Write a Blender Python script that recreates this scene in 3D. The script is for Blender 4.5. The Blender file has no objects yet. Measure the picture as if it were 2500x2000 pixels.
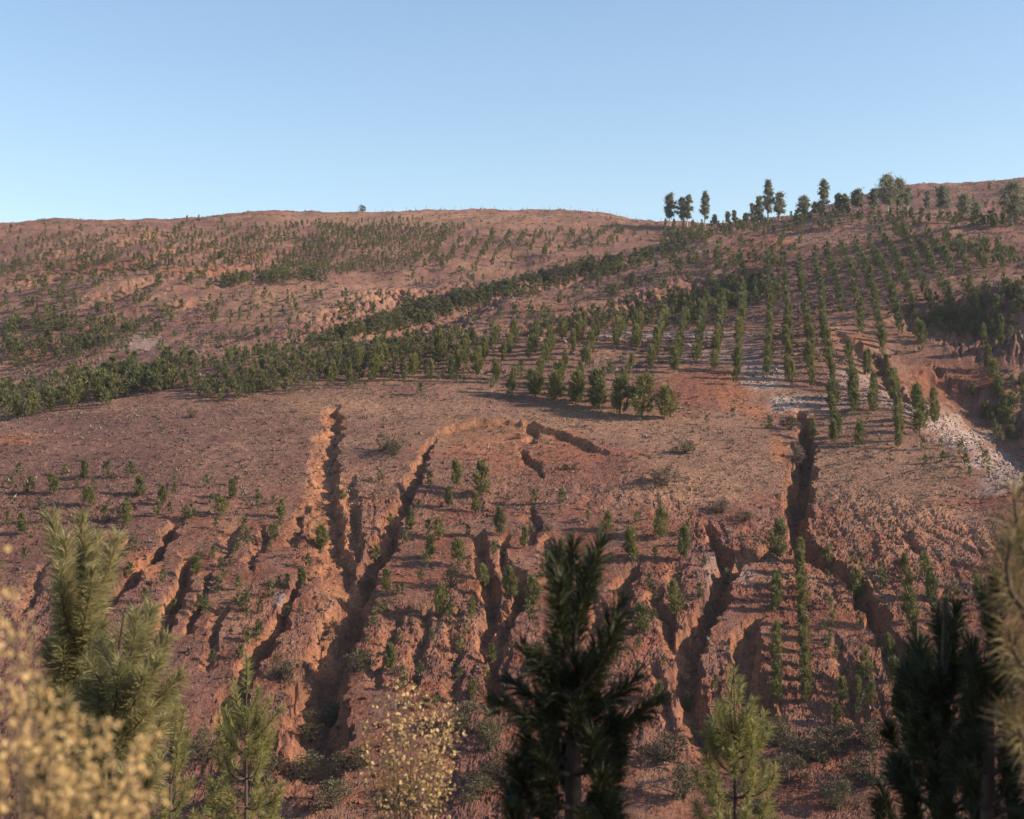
import bpy, math, random
import numpy as np
from mathutils import Vector

R = math.radians
random.seed(7)
rng = np.random.default_rng(7)
scene = bpy.context.scene
COL = scene.collection

# ------------------------------------------------------------------ camera, sky, sun, exposure
CX, CY, F = 1078.0, 862.5, 2994.0            # picture centre and focal length, in units of the 2156 x 1725 survey grid
cam_d = bpy.data.cameras.new('camera')
cam = bpy.data.objects.new('camera', cam_d)
COL.objects.link(cam)
cam.location = (0, 0, 0)
cam.rotation_euler = (R(90), 0, 0)
cam_d.sensor_width = 36.0
cam_d.lens = 36.0 * F / 2156.0
cam_d.clip_start = 0.1
cam_d.clip_end = 8000
cam_d.dof.use_dof = True
cam_d.dof.focus_distance = 150
cam_d.dof.aperture_fstop = 4.6
scene.camera = cam

SUN_EL, SUN_AZ = 24.0, 99.0                  # azimuth clockwise from +Y (the view direction)
world = bpy.data.worlds.new('World')
scene.world = world
world.use_nodes = True
wn = world.node_tree
bg = wn.nodes['Background']
sky = wn.nodes.new('ShaderNodeTexSky')
sky.sky_type = 'NISHITA'
sky.sun_disc = False
sky.sun_elevation = R(SUN_EL)
sky.sun_rotation = R(SUN_AZ)
sky.air_density = 1.0
sky.dust_density = 0.5
sky.ozone_density = 1.6
sky.altitude = 100
wn.links.new(sky.outputs[0], bg.inputs[0])
bg.inputs[1].default_value = 0.13

sun_d = bpy.data.lights.new('sun', 'SUN')
sun_d.energy = 5.0
sun_d.angle = R(0.5)
sun_d.color = (1.0, 0.83, 0.66)
sun = bpy.data.objects.new('sun', sun_d)
COL.objects.link(sun)
SUNV = Vector((math.cos(R(SUN_EL)) * math.sin(R(SUN_AZ)), math.cos(R(SUN_EL)) * math.cos(R(SUN_AZ)), math.sin(R(SUN_EL))))
sun.rotation_euler = SUNV.to_track_quat('Z', 'Y').to_euler()

scene.view_settings.view_transform = 'Standard'
scene.view_settings.look = 'None'
scene.view_settings.exposure = 0.66
scene.view_settings.gamma = 1.0
scene.render.engine = 'CYCLES'
scene.cycles.max_bounces = 5
scene.cycles.diffuse_bounces = 1
scene.cycles.volume_bounces = 0
scene.cycles.transparent_max_bounces = 4

# ------------------------------------------------------------------ helpers
def tag(o, label=None, cat=None, group=None, kind=None):
    if label: o['label'] = label
    if cat: o['category'] = cat
    if group: o['group'] = group
    if kind: o['kind'] = kind
    return o

def link(name, data, parent=None, mat=None):
    o = bpy.data.objects.new(name, data)
    COL.objects.link(o)
    if parent is not None:
        o.parent = parent
    if mat is not None and data is not None and len(data.materials) == 0:
        data.materials.append(mat)
    return o

def mesh_np(name, V, tris, cols=None, smooth=False):
    """one mesh from numpy vertices and an (n,3) or (n,4) face array"""
    me = bpy.data.meshes.new(name)
    V = np.asarray(V, np.float32); tris = np.asarray(tris, np.int32)
    k = tris.shape[1]; n = len(tris)
    me.vertices.add(len(V)); me.vertices.foreach_set('co', V.ravel())
    me.loops.add(n * k); me.loops.foreach_set('vertex_index', tris.ravel())
    me.polygons.add(n)
    me.polygons.foreach_set('loop_start', np.arange(0, n * k, k, dtype=np.int32))
    me.polygons.foreach_set('loop_total', np.full(n, k, np.int32))
    me.polygons.foreach_set('use_smooth', np.full(n, smooth, bool))
    me.update(calc_edges=True)
    if cols is not None:
        a = me.color_attributes.new('Col', 'FLOAT_COLOR', 'POINT')
        c = np.ones((len(V), 4), np.float32); c[:, :cols.shape[1]] = cols
        a.data.foreach_set('color', c.ravel())
    return me

_perm = np.random.default_rng(3).permutation(512).astype(np.int64)
_ang = np.random.default_rng(4).uniform(0, 2 * np.pi, 512)
_gx, _gy = np.cos(_ang), np.sin(_ang)
def perlin(x, y, seed=0):
    x = np.asarray(x, float) + seed * 17.31; y = np.asarray(y, float) + seed * 9.17
    xi = np.floor(x).astype(np.int64); yi = np.floor(y).astype(np.int64)
    fx = x - xi; fy = y - yi
    u = fx * fx * fx * (fx * (fx * 6 - 15) + 10); v = fy * fy * fy * (fy * (fy * 6 - 15) + 10)
    def g(ix, iy, dx, dy):
        h = _perm[(_perm[ix & 511] + iy) & 511]
        return _gx[h] * dx + _gy[h] * dy
    a = g(xi, yi, fx, fy); b = g(xi + 1, yi, fx - 1, fy)
    c = g(xi, yi + 1, fx, fy - 1); d = g(xi + 1, yi + 1, fx - 1, fy - 1)
    return 1.5 * ((a + (b - a) * u) * (1 - v) + (c + (d - c) * u) * v)
def fbm(x, y, oct=4, seed=0, gain=0.5):
    s = 0; a = 1.0
    for i in range(oct):
        s = s + a * perlin(x * 2 ** i, y * 2 ** i, seed + i * 3); a *= gain
    return s
def sstep(a, b, x):
    t = np.clip((x - a) / (b - a), 0, 1)
    return t * t * (3 - 2 * t)

ONES = ['', 'first', 'second', 'third', 'fourth', 'fifth', 'sixth', 'seventh', 'eighth', 'ninth', 'tenth', 'eleventh', 'twelfth',
        'thirteenth', 'fourteenth', 'fifteenth', 'sixteenth', 'seventeenth', 'eighteenth', 'nineteenth']
def ordinal(n):
    if n < 20: return ONES[n]
    if n >= 100: return 'one-hundred-' + ordinal(n - 100) if n > 100 else 'hundredth'
    tens = {2: 'twent', 3: 'thirt', 4: 'fort', 5: 'fift', 6: 'sixt', 7: 'sevent', 8: 'eight', 9: 'ninet'}[n // 10]
    return tens + 'ieth' if n % 10 == 0 else tens + 'y-' + ONES[n % 10]

# ------------------------------------------------------------------ materials
def new_mat(name):
    m = bpy.data.materials.new(name); m.use_nodes = True
    return m, m.node_tree.nodes, m.node_tree.links, m.node_tree.nodes['Principled BSDF']

def ground_mat():
    m, N, L, P = new_mat('hill_soil')
    at = N.new('ShaderNodeAttribute'); at.attribute_name = 'Col'
    tc = N.new('ShaderNodeTexCoord')
    n1 = N.new('ShaderNodeTexNoise'); n1.inputs['Scale'].default_value = 2.6; n1.inputs['Detail'].default_value = 7; n1.inputs['Roughness'].default_value = 0.75
    n2 = N.new('ShaderNodeTexNoise'); n2.inputs['Scale'].default_value = 0.12; n2.inputs['Detail'].default_value = 5
    L.new(tc.outputs['Object'], n1.inputs['Vector']); L.new(tc.outputs['Object'], n2.inputs['Vector'])
    mr = N.new('ShaderNodeMapRange'); mr.inputs[1].default_value = 0.3; mr.inputs[2].default_value = 0.7; mr.inputs[3].default_value = 0.42; mr.inputs[4].default_value = 1.5
    L.new(n1.outputs['Fac'], mr.inputs[0])
    mr2 = N.new('ShaderNodeMapRange'); mr2.inputs[1].default_value = 0.3; mr2.inputs[2].default_value = 0.7; mr2.inputs[3].default_value = 0.86; mr2.inputs[4].default_value = 1.14
    L.new(n2.outputs['Fac'], mr2.inputs[0])
    mu = N.new('ShaderNodeMath'); mu.operation = 'MULTIPLY'
    L.new(mr.outputs[0], mu.inputs[0]); L.new(mr2.outputs[0], mu.inputs[1])
    mx = N.new('ShaderNodeVectorMath'); mx.operation = 'SCALE'
    L.new(at.outputs['Color'], mx.inputs[0]); L.new(mu.outputs[0], mx.inputs['Scale'])
    L.new(mx.outputs[0], P.inputs['Base Color'])
    P.inputs['Roughness'].default_value = 0.95
    P.inputs['Specular IOR Level'].default_value = 0.08
    nb = N.new('ShaderNodeTexNoise'); nb.inputs['Scale'].default_value = 2.4; nb.inputs['Detail'].default_value = 7; nb.inputs['Roughness'].default_value = 0.8
    L.new(tc.outputs['Object'], nb.inputs['Vector'])
    bp = N.new('ShaderNodeBump'); bp.inputs['Strength'].default_value = 1.0; bp.inputs['Distance'].default_value = 0.5
    L.new(nb.outputs['Fac'], bp.inputs['Height']); L.new(bp.outputs[0], P.inputs['Normal'])
    return m

def leaf_mat(name, c1, c2, transl=0.25, attr=False, rough=0.6):
    """leaf colour varying between c1 and c2 from plant to plant and leaf to leaf"""
    m, N, L, P = new_mat(name)
    mix = N.new('ShaderNodeMix'); mix.data_type = 'RGBA'
    mix.inputs['A'].default_value = (*c1, 1); mix.inputs['B'].default_value = (*c2, 1)
    if attr:
        at = N.new('ShaderNodeAttribute'); at.attribute_name = 'Col'
        L.new(at.outputs['Fac'], mix.inputs['Factor'])
    else:
        oi = N.new('ShaderNodeObjectInfo'); geo = N.new('ShaderNodeNewGeometry')
        ad = N.new('ShaderNodeMath'); ad.operation = 'ADD'
        ml = N.new('ShaderNodeMath'); ml.operation = 'MULTIPLY'; ml.inputs[1].default_value = 0.5
        L.new(oi.outputs['Random'], ad.inputs[0]); L.new(geo.outputs['Random Per Island'], ad.inputs[1])
        L.new(ad.outputs[0], ml.inputs[0]); L.new(ml.outputs[0], mix.inputs['Factor'])
    L.new(mix.outputs['Result'], P.inputs['Base Color'])
    P.inputs['Roughness'].default_value = rough
    P.inputs['Specular IOR Level'].default_value = 0.25
    tr = N.new('ShaderNodeBsdfTranslucent'); L.new(mix.outputs['Result'], tr.inputs['Color'])
    ms = N.new('ShaderNodeMixShader'); ms.inputs[0].default_value = transl
    L.new(P.outputs[0], ms.inputs[1]); L.new(tr.outputs[0], ms.inputs[2])
    L.new(ms.outputs[0], N['Material Output'].inputs['Surface'])
    return m

def bark_mat(name, c1, c2, scale=6):
    m, N, L, P = new_mat(name)
    n = N.new('ShaderNodeTexNoise'); n.inputs['Scale'].default_value = scale; n.inputs['Detail'].default_value = 4
    tc = N.new('ShaderNodeTexCoord'); L.new(tc.outputs['Object'], n.inputs['Vector'])
    mix = N.new('ShaderNodeMix'); mix.data_type = 'RGBA'
    mix.inputs['A'].default_value = (*c1, 1); mix.inputs['B'].default_value = (*c2, 1)
    L.new(n.outputs['Fac'], mix.inputs['Factor']); L.new(mix.outputs['Result'], P.inputs['Base Color'])
    P.inputs['Roughness'].default_value = 0.9
    return m

M_ground = ground_mat()
M_pine = leaf_mat('pine_needles', (0.085, 0.100, 0.032), (0.27, 0.235, 0.080), 0.3)
M_pine_far = leaf_mat('pine_needles_stand', (0.085, 0.095, 0.036), (0.180, 0.168, 0.064), 0.3, attr=True)
M_pine_fg = leaf_mat('long_pine_needles', (0.19, 0.19, 0.075), (0.46, 0.39, 0.19), 0.4)
M_pine_shade = leaf_mat('shade_darkened_needles', (0.030, 0.040, 0.016), (0.060, 0.066, 0.026), 0.1)  # needle green darkened to carry the shade on the dark foreground pines
M_pine_dry = leaf_mat('straw_tinged_needles', (0.11, 0.10, 0.042), (0.30, 0.22, 0.09), 0.3)
M_pine_fresh = leaf_mat('yellow_green_needles', (0.17, 0.18, 0.06), (0.40, 0.36, 0.14), 0.4)
M_euc = leaf_mat('gum_leaves', (0.14, 0.15, 0.095), (0.27, 0.26, 0.16), 0.35)
M_bush = leaf_mat('grey_green_leaves', (0.090, 0.078, 0.036), (0.165, 0.140, 0.070), 0.2)
M_bush_dark = leaf_mat('dark_scrub_leaves', (0.046, 0.044, 0.020), (0.090, 0.076, 0.036), 0.15)
M_bush_brown = leaf_mat('brown_scrub_leaves', (0.13, 0.085, 0.058), (0.20, 0.14, 0.095), 0.15)
M_gold = leaf_mat('straw_gold_leaves', (0.58, 0.38, 0.15), (0.90, 0.70, 0.36), 0.45)
M_gold2 = leaf_mat('dry_gold_leaves', (0.34, 0.22, 0.09), (0.66, 0.48, 0.22), 0.35)
M_tuft = leaf_mat('dry_grass_tufts', (0.105, 0.075, 0.062), (0.33, 0.235, 0.165), 0.1, attr=True)
M_bark = bark_mat('pine_bark', (0.05, 0.034, 0.024), (0.115, 0.078, 0.055))
M_bark_pale = bark_mat('gum_bark', (0.30, 0.26, 0.22), (0.50, 0.45, 0.39), 2)
M_post = bark_mat('weathered_post', (0.16, 0.13, 0.11), (0.26, 0.22, 0.19), 9)

# ------------------------------------------------------------------ the terrain
S = 1.9        # metres per survey unit
# survey points: column u, then (v, distance) pairs; a point says where the ground lies along that sight line
NEAR = [(1725, 60), (1541, 66), (1420, 70.5), (1300, 76), (1200, 81.5), (1100, 88), (1020, 94.5), (950, 101.5), (900, 107.5)]
def near(scale=1.0, upto=9):
    return [(v, d * scale) for v, d in NEAR[:upto]]
COLS = {
    -500: near() + [(890, 117), (880, 128), (870, 150), (890, 172), (830, 195), (720, 235), (620, 290), (510, 370), (530, 450), (560, 620)],
    0: near() + [(888, 118), (872, 128), (838, 150), (852, 170), (800, 195), (680, 237), (580, 292), (476, 370), (500, 450), (530, 620)],
    270: near() + [(862, 117), (815, 138), (778, 156), (792, 172), (728, 200), (645, 236), (600, 262), (540, 302), (466, 375), (490, 460), (530, 620)],
    540: near() + [(862, 115), (800, 132), (752, 150), (738, 159), (754, 173), (715, 196), (655, 222), (608, 250), (606, 263), (560, 292), (500, 342), (454, 400), (480, 480), (520, 640)],
    800: near() + [(860, 114), (800, 131), (750, 150), (713, 172), (724, 186), (690, 200), (648, 224), (608, 250), (606, 264), (560, 300), (500, 352), (446, 415), (475, 490), (520, 640)],
    920: near() + [(860, 114), (800, 131), (745, 151), (706, 173), (714, 188), (690, 204), (650, 232), (600, 264), (540, 312), (448, 414), (475, 490), (520, 640)],
    1080: near() + [(860, 114), (800, 130), (740, 152), (698, 173), (707, 186), (682, 202), (645, 222), (622, 238), (604, 256), (572, 282), (520, 326), (451, 410), (478, 490), (520, 640)],
    1250: near() + [(862, 114), (800, 130), (740, 151), (690, 173), (694, 188), (652, 210), (612, 235), (582, 260), (572, 280), (530, 320), (456, 402), (480, 490), (520, 640)],
    1450: near() + [(866, 113), (800, 128), (740, 149), (688, 173), (682, 189), (640, 205), (600, 222), (550, 256), (505, 305), (498, 335), (474, 390), (490, 490), (520, 640)],
    1620: near() + [(860, 114), (780, 131), (700, 158), (662, 176), (646, 190), (580, 216), (520, 256), (474, 310), (460, 336), (474, 385), (480, 480), (500, 640)],
    1750: near() + [(860, 113), (780, 130), (700, 153), (662, 174), (600, 203), (520, 250), (462, 306), (447, 336), (456, 368), (436, 430), (450, 520), (480, 640)],
    1900: near(0.99) + [(850, 115), (830, 124), (765, 147), (692, 166), (640, 186), (560, 226), (480, 286), (452, 316), (450, 350), (396, 450), (420, 530), (460, 640)],
    2050: near(0.985, 8) + [(945, 101), (962, 111), (870, 131), (765, 150), (702, 164), (676, 176), (600, 206), (520, 250), (456, 306), (458, 342), (389, 450), (410, 530), (450, 640)],
    2156: near(0.975, 7) + [(1000, 95), (1030, 107), (910, 125), (800, 143), (702, 163), (668, 178), (600, 204), (520, 248), (456, 306), (456, 342), (381, 450), (400, 530), (450, 640)],
    2650: near(0.95, 6) + [(1060, 90), (1090, 102), (940, 122), (820, 142), (710, 163), (600, 204), (520, 248), (460, 306), (450, 342), (370, 450), (400, 530), (450, 640)],
}
def G(d):
    """paced distances to surveyed distances"""
    return np.interp(d, [20, 60, 112, 173, 235, 310, 400, 450, 640, 1100], [20, 60, 108, 138, 175, 215, 265, 300, 480, 900])
def fore_profile(y):
    """height of the slope the photographer stands on, metres"""
    return np.interp(y, [-40, 0, 4, 10, 25, 45, 65, 90, 114], [9, -1.72, -3.1, -5.6, -12, -20, -27, -33.5, -33])
cp = []
for u, pts in COLS.items():
    t = (u - CX) / F
    for v, d in pts:
        tilt = 0.13 * max(0.0, min((u - 1700) / 450, 2.0)) * float(sstep(130, 190, d))     # the right hill leans away from the sun
        d = float(G(d)) * (1 - tilt)
        cp.append((t, d, (CY - v) / F * d))
    for d in (22, 27, 33, 40, 48):
        cp.append((t, d, float(fore_profile(d * S)) / S))
cp = np.array(cp)
KT, KY = 3.0, 1.0
def tps_fit(cp, lam=2e-4):
    P = np.c_[cp[:, 0] * KT, np.log(cp[:, 1]) * KY]
    D = ((P[:, None] - P[None]) ** 2).sum(-1)
    K = np.where(D > 0, 0.5 * D * np.log(D + 1e-20), 0) + lam * np.eye(len(P))
    n = len(P); A = np.zeros((n + 3, n + 3)); A[:n, :n] = K
    A[:n, n] = 1; A[:n, n + 1:] = P; A[n, :n] = 1; A[n + 1:, :n] = P.T
    # fit z/d (angle above the eye line) so that near and far points weigh alike
    w = np.linalg.solve(A, np.r_[cp[:, 2] / cp[:, 1], 0, 0, 0])
    return P, w
TP, TW = tps_fit(cp)
def tps_eval(t, d):
    q = np.c_[t.ravel() * KT, np.log(d.ravel()) * KY]
    out = np.empty(len(q)); n = len(TP)
    for i in range(0, len(q), 20000):
        qq = q[i:i + 20000].astype(np.float32)
        D = (qq[:, :1] - TP[None, :, 0].astype(np.float32)) ** 2 + (qq[:, 1:] - TP[None, :, 1].astype(np.float32)) ** 2
        out[i:i + 20000] = (0.5 * D * np.log(D + 1e-12)) @ TW[:n].astype(np.float32) + TW[n] + qq @ TW[n + 1:]
    return (out * d.ravel()).reshape(t.shape)

# grid: columns of constant x/y, rows of constant y
tin = np.linspace(-0.385, 0.385, 960)
tout = 0.385 + np.cumsum(np.linspace(0.0012, 0.03, 34))
T1 = np.r_[-tout[::-1], tin, tout]
D1 = np.r_[np.linspace(25, 58, 34, endpoint=False), np.linspace(58, 92, 280, endpoint=False), np.linspace(92, 120, 170, endpoint=False),
           np.linspace(120, 195, 210, endpoint=False), np.linspace(195, 310, 120, endpoint=False), np.geomspace(310, 900, 30)]
# coarse solve, then smooth upsampling
tc_ = np.r_[np.linspace(T1[0], -0.40, 20, endpoint=False), np.linspace(-0.40, 0.40, 190), np.linspace(0.40, T1[-1], 21)[1:]]
dc_ = np.exp(np.linspace(np.log(25), np.log(900), 330))
Tc, Dc = np.meshgrid(tc_, dc_)
Hc = tps_eval(Tc, np.clip(Dc, 25, 480)) 
Hc = np.where(Dc > 480, tps_eval(Tc, np.full_like(Dc, 480.0)) - (Dc - 480) * 0.03, Hc)
def bilerp(A, xs, ys, x, y):
    ix = np.clip(np.searchsorted(xs, x) - 1, 0, len(xs) - 2); iy = np.clip(np.searchsorted(ys, y) - 1, 0, len(ys) - 2)
    fx = (x - xs[ix]) / (xs[ix + 1] - xs[ix]); fy = (y - ys[iy]) / (ys[iy + 1] - ys[iy])
    return (A[iy, ix] * (1 - fx) + A[iy, ix + 1] * fx) * (1 - fy) + (A[iy + 1, ix] * (1 - fx) + A[iy + 1, ix + 1] * fx) * fy
T, D = np.meshgrid(T1, D1)
H = bilerp(Hc, tc_, dc_, T.ravel(), D.ravel()).reshape(T.shape) * S
Y = D * S
X = T * Y
U = CX + F * T
Vb = CY - F * H / Y                       # sight line of every base point

def cast(Hg, u, v):
    """first point of the ground met by the sight line u, v -> world x, y, z"""
    t = (u - CX) / F
    c = np.interp(t, T1, np.arange(len(T1))); i = int(min(max(math.floor(c), 0), len(T1) - 2)); f = c - i
    hcol = Hg[:, i] * (1 - f) + Hg[:, i + 1] * f
    e = hcol / (D1 * S) - (CY - v) / F
    k0 = int(np.searchsorted(D1, 54))
    idx = np.nonzero(e[k0:] > 0)[0]
    if len(idx) == 0:
        k = k0 + int(np.argmax(e[k0:])); d = D1[k]
    else:
        k = k0 + int(idx[0])
        if k == 0: d = D1[0]
        else:
            a = e[k - 1] / (e[k - 1] - e[k]) if e[k - 1] < 0 else 0.0
            d = D1[k - 1] + a * (D1[k] - D1[k - 1])
    y = d * S
    return np.array([t * y, y, ground(Hg, t * y, y)])
def ground(Hg, x, y):
    return float(bilerp(Hg, T1, D1, np.array([x / y]), np.array([y / S]))[0])

H0 = H.copy()
nearW = sstep(112, 103, D)               # 1 on the near slope, 0 beyond its brow
lowW = sstep(98, 84, D) * sstep(56, 62, D)
# broad swells, then gullies
H += 0.9 * fbm(X / 45, Y / 45, 3, 1) * sstep(50, 70, D) * (0.5 + 0.8 * sstep(116, 188, D))
H += 1.3 * fbm(X / 26, Y / 26, 3, 5) * sstep(137, 177, D)
expo = np.zeros_like(H)                   # how much bare soil a gully or scarp has exposed
carve = np.zeros_like(H)
def gully(pts, w, depth, wall=0.6, rag=0.35, head=0.15, bare=1.0, floor=0.3, slump=0.3):
    global carve, expo
    if pts[-1][1] > 850:
        w = np.asarray(w) * 0.60; depth = np.asarray(depth) * 0.78
    P = np.array([cast(H0, u, v)[:2] for u, v in pts])
    wmax = np.max(w) * 1.8 + 1
    rows = np.nonzero((D1 * S > P[:, 1].min() - wmax) & (D1 * S < P[:, 1].max() + wmax))[0]
    tt = P[:, 0] / P[:, 1]
    m = wmax / P[:, 1].min()
    cs = np.nonzero((T1 > tt.min() - m) & (T1 < tt.max() + m))[0]
    if len(rows) == 0 or len(cs) == 0: return
    sl = np.s_[rows[0]:rows[-1] + 1, cs[0]:cs[-1] + 1]
    x, y = X[sl], Y[sl]
    x = x + 0.7 * perlin(x / 3.1, y / 3.1, 21) + 0.35 * perlin(x / 1.1, y / 1.1, 22)
    y2 = y + 0.9 * perlin(x / 3.3, y / 3.3, 23)
    best = np.full(x.shape, 1e9); par = np.zeros(x.shape); side = np.zeros(x.shape)
    L = np.r_[0, np.cumsum(np.hypot(*np.diff(P, axis=0).T))]
    for i in range(len(P) - 1):
        a, b = P[i], P[i + 1]; ab = b - a; l2 = (ab ** 2).sum() + 1e-9
        s = np.clip(((x - a[0]) * ab[0] + (y2 - a[1]) * ab[1]) / l2, 0, 1)
        d = np.hypot(x - a[0] - s * ab[0], y2 - a[1] - s * ab[1])
        q = d < best
        side = np.where(q, x - a[0] - s * ab[0], side)
        best = np.where(q, d, best); par = np.where(q, (L[i] + s * (L[i + 1] - L[i])) / L[-1], par)
    n = len(P)
    wl = np.interp(par, np.linspace(0, 1, len(np.atleast_1d(w))), np.atleast_1d(w)) if np.ndim(w) else w
    dp = np.interp(par, np.linspace(0, 1, len(np.atleast_1d(depth))), np.atleast_1d(depth)) if np.ndim(depth) else depth
    if pts[-1][1] > 850:      # the wall towards the sun has slumped, the shaded one stays steep
        wl = wl * (1 + slump * sstep(0.2, -0.4, side) - 0.15 * sstep(-0.1, 0.4, side))
    q = best / wl * (1 + rag * perlin(x / 1.7, y / 1.7, 25) + 0.22 * perlin(x / 0.6, y / 0.7, 26))
    if pts[-1][1] <= 850 and np.max(w) > 3.5:
        wall, floor, rag = 1.3, 0.0, 0.1
    f = np.clip((1 - q) / (1 - floor), 0, 1)
    f = np.where(f > 0, f ** wall, 0) * sstep(-0.02, head, par) * sstep(1.04, 0.9, par)
    c = dp * f
    carve[sl] = np.maximum(carve[sl], c)
    expo[sl] = np.maximum(expo[sl], bare * np.clip(f * 1.6, 0, 1) * (f < 0.97) + 0.4 * bare * (f > 0.97))
# long twin gullies left of centre
gully([(704, 856), (713, 880), (712, 905), (705, 935), (698, 985), (702, 1040), (708, 1095), (724, 1150), (738, 1205), (748, 1255)], [1.0, 1.5, 1.9, 2.2, 2.6], [0.9, 1.5, 1.9, 2.3, 2.6], floor=0.08, head=0.05, slump=1.9)
gully([(915, 925), (903, 948), (882, 1000), (850, 1075), (818, 1135), (790, 1190), (757, 1250), (736, 1310), (708, 1390), (692, 1460), (684, 1541), (676, 1640)], [0.7, 1.3, 1.7, 2.0, 2.6, 3.4, 3.8], [0.8, 1.9, 2.5, 3.0, 3.4, 3.8, 4.0], floor=0.1, head=0.04, slump=0.8)
gully([(735, 985), (738, 1040), (742, 1090), (752, 1150), (762, 1190)], 1.5, [0.4, 1.0, 1.2], head=0.2)
# rills of the bowl under the curved scarp
gully([(1112, 888), (1120, 905), (1120, 932)], 1.3, 0.9, head=0.05)
gully([(1100, 945), (1112, 968), (1130, 985), (1136, 1008)], [1.0, 1.3, 0.7], [1.2, 1.3, 0.5], head=0.05)
gully([(1290, 958), (1345, 955), (1365, 970)], 0.7, 0.3, head=0.05)
# central gullies
gully([(1008, 1118), (1012, 1150), (1020, 1195), (1034, 1235), (1036, 1285), (1022, 1340), (1008, 1400)], [1.2, 1.5, 2.0, 1.8, 1.2], [1.2, 1.8, 2.6, 2.4, 1.2], head=0.05)
gully([(1076, 1125), (1066, 1160), (1072, 1200), (1096, 1230), (1096, 1268), (1066, 1300), (1050, 1345), (1042, 1420), (1030, 1500)], [1.0, 1.2, 1.9, 1.8, 1.5, 1.4, 1.4], [1.0, 1.4, 2.6, 2.4, 2.0, 1.8, 1.6], head=0.05)
# lower left
gully([(372, 1100), (352, 1140), (318, 1180), (272, 1228), (228, 1262), (190, 1300)], [1.6, 1.5, 1.5, 1.3], [1.5, 2.2, 2.2, 1.8], head=0.05)
gully([(408, 1155), (390, 1195), (378, 1245), (350, 1300), (324, 1370), (300, 1430)], [1.1, 1.4, 1.7, 1.9], [1.2, 2.0, 2.6, 2.8], head=0.06)
gully([(446, 1190), (436, 1240), (412, 1290), (400, 1320)], [1.0, 1.2, 1.0], [0.9, 1.4, 0.9])
gully([(648, 1190), (622, 1240), (598, 1285), (566, 1335), (535, 1380), (512, 1440), (480, 1530)], [1.0, 1.5, 2.2, 2.6], [0.9, 2.0, 3.0, 3.2])
gully([(250, 1180), (262, 1150), (270, 1130)], 0.9, 0.8)
for pts_ in ([(905, 1275), (898, 1330), (885, 1400), (870, 1470)], [(960, 1290), (955, 1350), (965, 1420), (950, 1490)], [(1255, 1150), (1245, 1210), (1262, 1280), (1255, 1340)], [(560, 1105), (548, 1150), (530, 1195)], [(500, 1090), (482, 1140), (470, 1185)],
             [(1372, 1370), (1390, 1420), (1400, 1480), (1425, 1540)], [(1415, 1180), (1425, 1230), (1440, 1280)], [(840, 1260), (825, 1320), (808, 1390), (790, 1450)], [(1760, 1330), (1772, 1390), (1790, 1450), (1800, 1520)], [(640, 1060), (628, 1110), (618, 1150)], [(1160, 1130), (1152, 1180), (1160, 1240)],
             [(1990, 1240), (1975, 1300), (1985, 1360)], [(90, 1180), (70, 1240), (50, 1300)], [(470, 1270), (455, 1330), (440, 1400)], [(1120, 1060), (1128, 1100), (1122, 1150)]):
    gully(pts_, [0.7, 1.2, 0.9], [0.5, 0.95, 0.7], floor=0.1, slump=0.8, bare=0.6)
# deep gully on the right
gully([(1682, 862), (1697, 895), (1697, 935), (1690, 985), (1683, 1040), (1676, 1095), (1686, 1140), (1722, 1172), (1770, 1200), (1808, 1240), (1838, 1290), (1868, 1340), (1905, 1405), (1960, 1480), (2010, 1560)],
      [1.2, 2.0, 3.1, 3.1, 2.9, 2.3, 1.9, 2.0, 2.3, 2.5], [1.4, 3.4, 4.8, 4.8, 4.4, 3.2, 2.8, 2.9, 3.2, 3.4], wall=0.5, floor=0.3, head=0.03, slump=0.05)
gully([(1480, 1100), (1508, 1135), (1528, 1190), (1522, 1245), (1496, 1290), (1468, 1335), (1452, 1390), (1456, 1445), (1478, 1510), (1490, 1580)],
      [1.2, 1.7, 2.5, 2.5, 2.1, 1.9, 1.9], [1.2, 2.4, 3.8, 3.8, 3.2, 2.8, 2.8], floor=0.2, head=0.04, slump=0.3)
gully([(1632, 1152), (1590, 1172), (1556, 1188), (1530, 1225)], [1.0, 1.6, 2.2], [0.8, 2.0, 3.0], head=0.1)
gully([(1604, 1290), (1585, 1325), (1572, 1375), (1580, 1430), (1604, 1490), (1620, 1560)], [1.0, 2.2, 2.8, 2.6], [0.8, 2.6, 3.2, 2.8])
gully([(1338, 1178), (1326, 1215), (1318, 1262), (1330, 1300)], [1.3, 2.0, 1.2], [1.4, 2.2, 1.0])
gully([(1362, 1225), (1390, 1285), (1418, 1335), (1440, 1380), (1452, 1420)], [0.9, 1.4, 1.6], [0.8, 1.5, 1.8])
gully([(1845, 1105), (1880, 1100), (1915, 1110), (1922, 1140), (1938, 1165)], 0.9, 0.6)
gully([(1985, 1185), (2030, 1195), (2070, 1210), (2110, 1225)], 1.0, 0.8)
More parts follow.
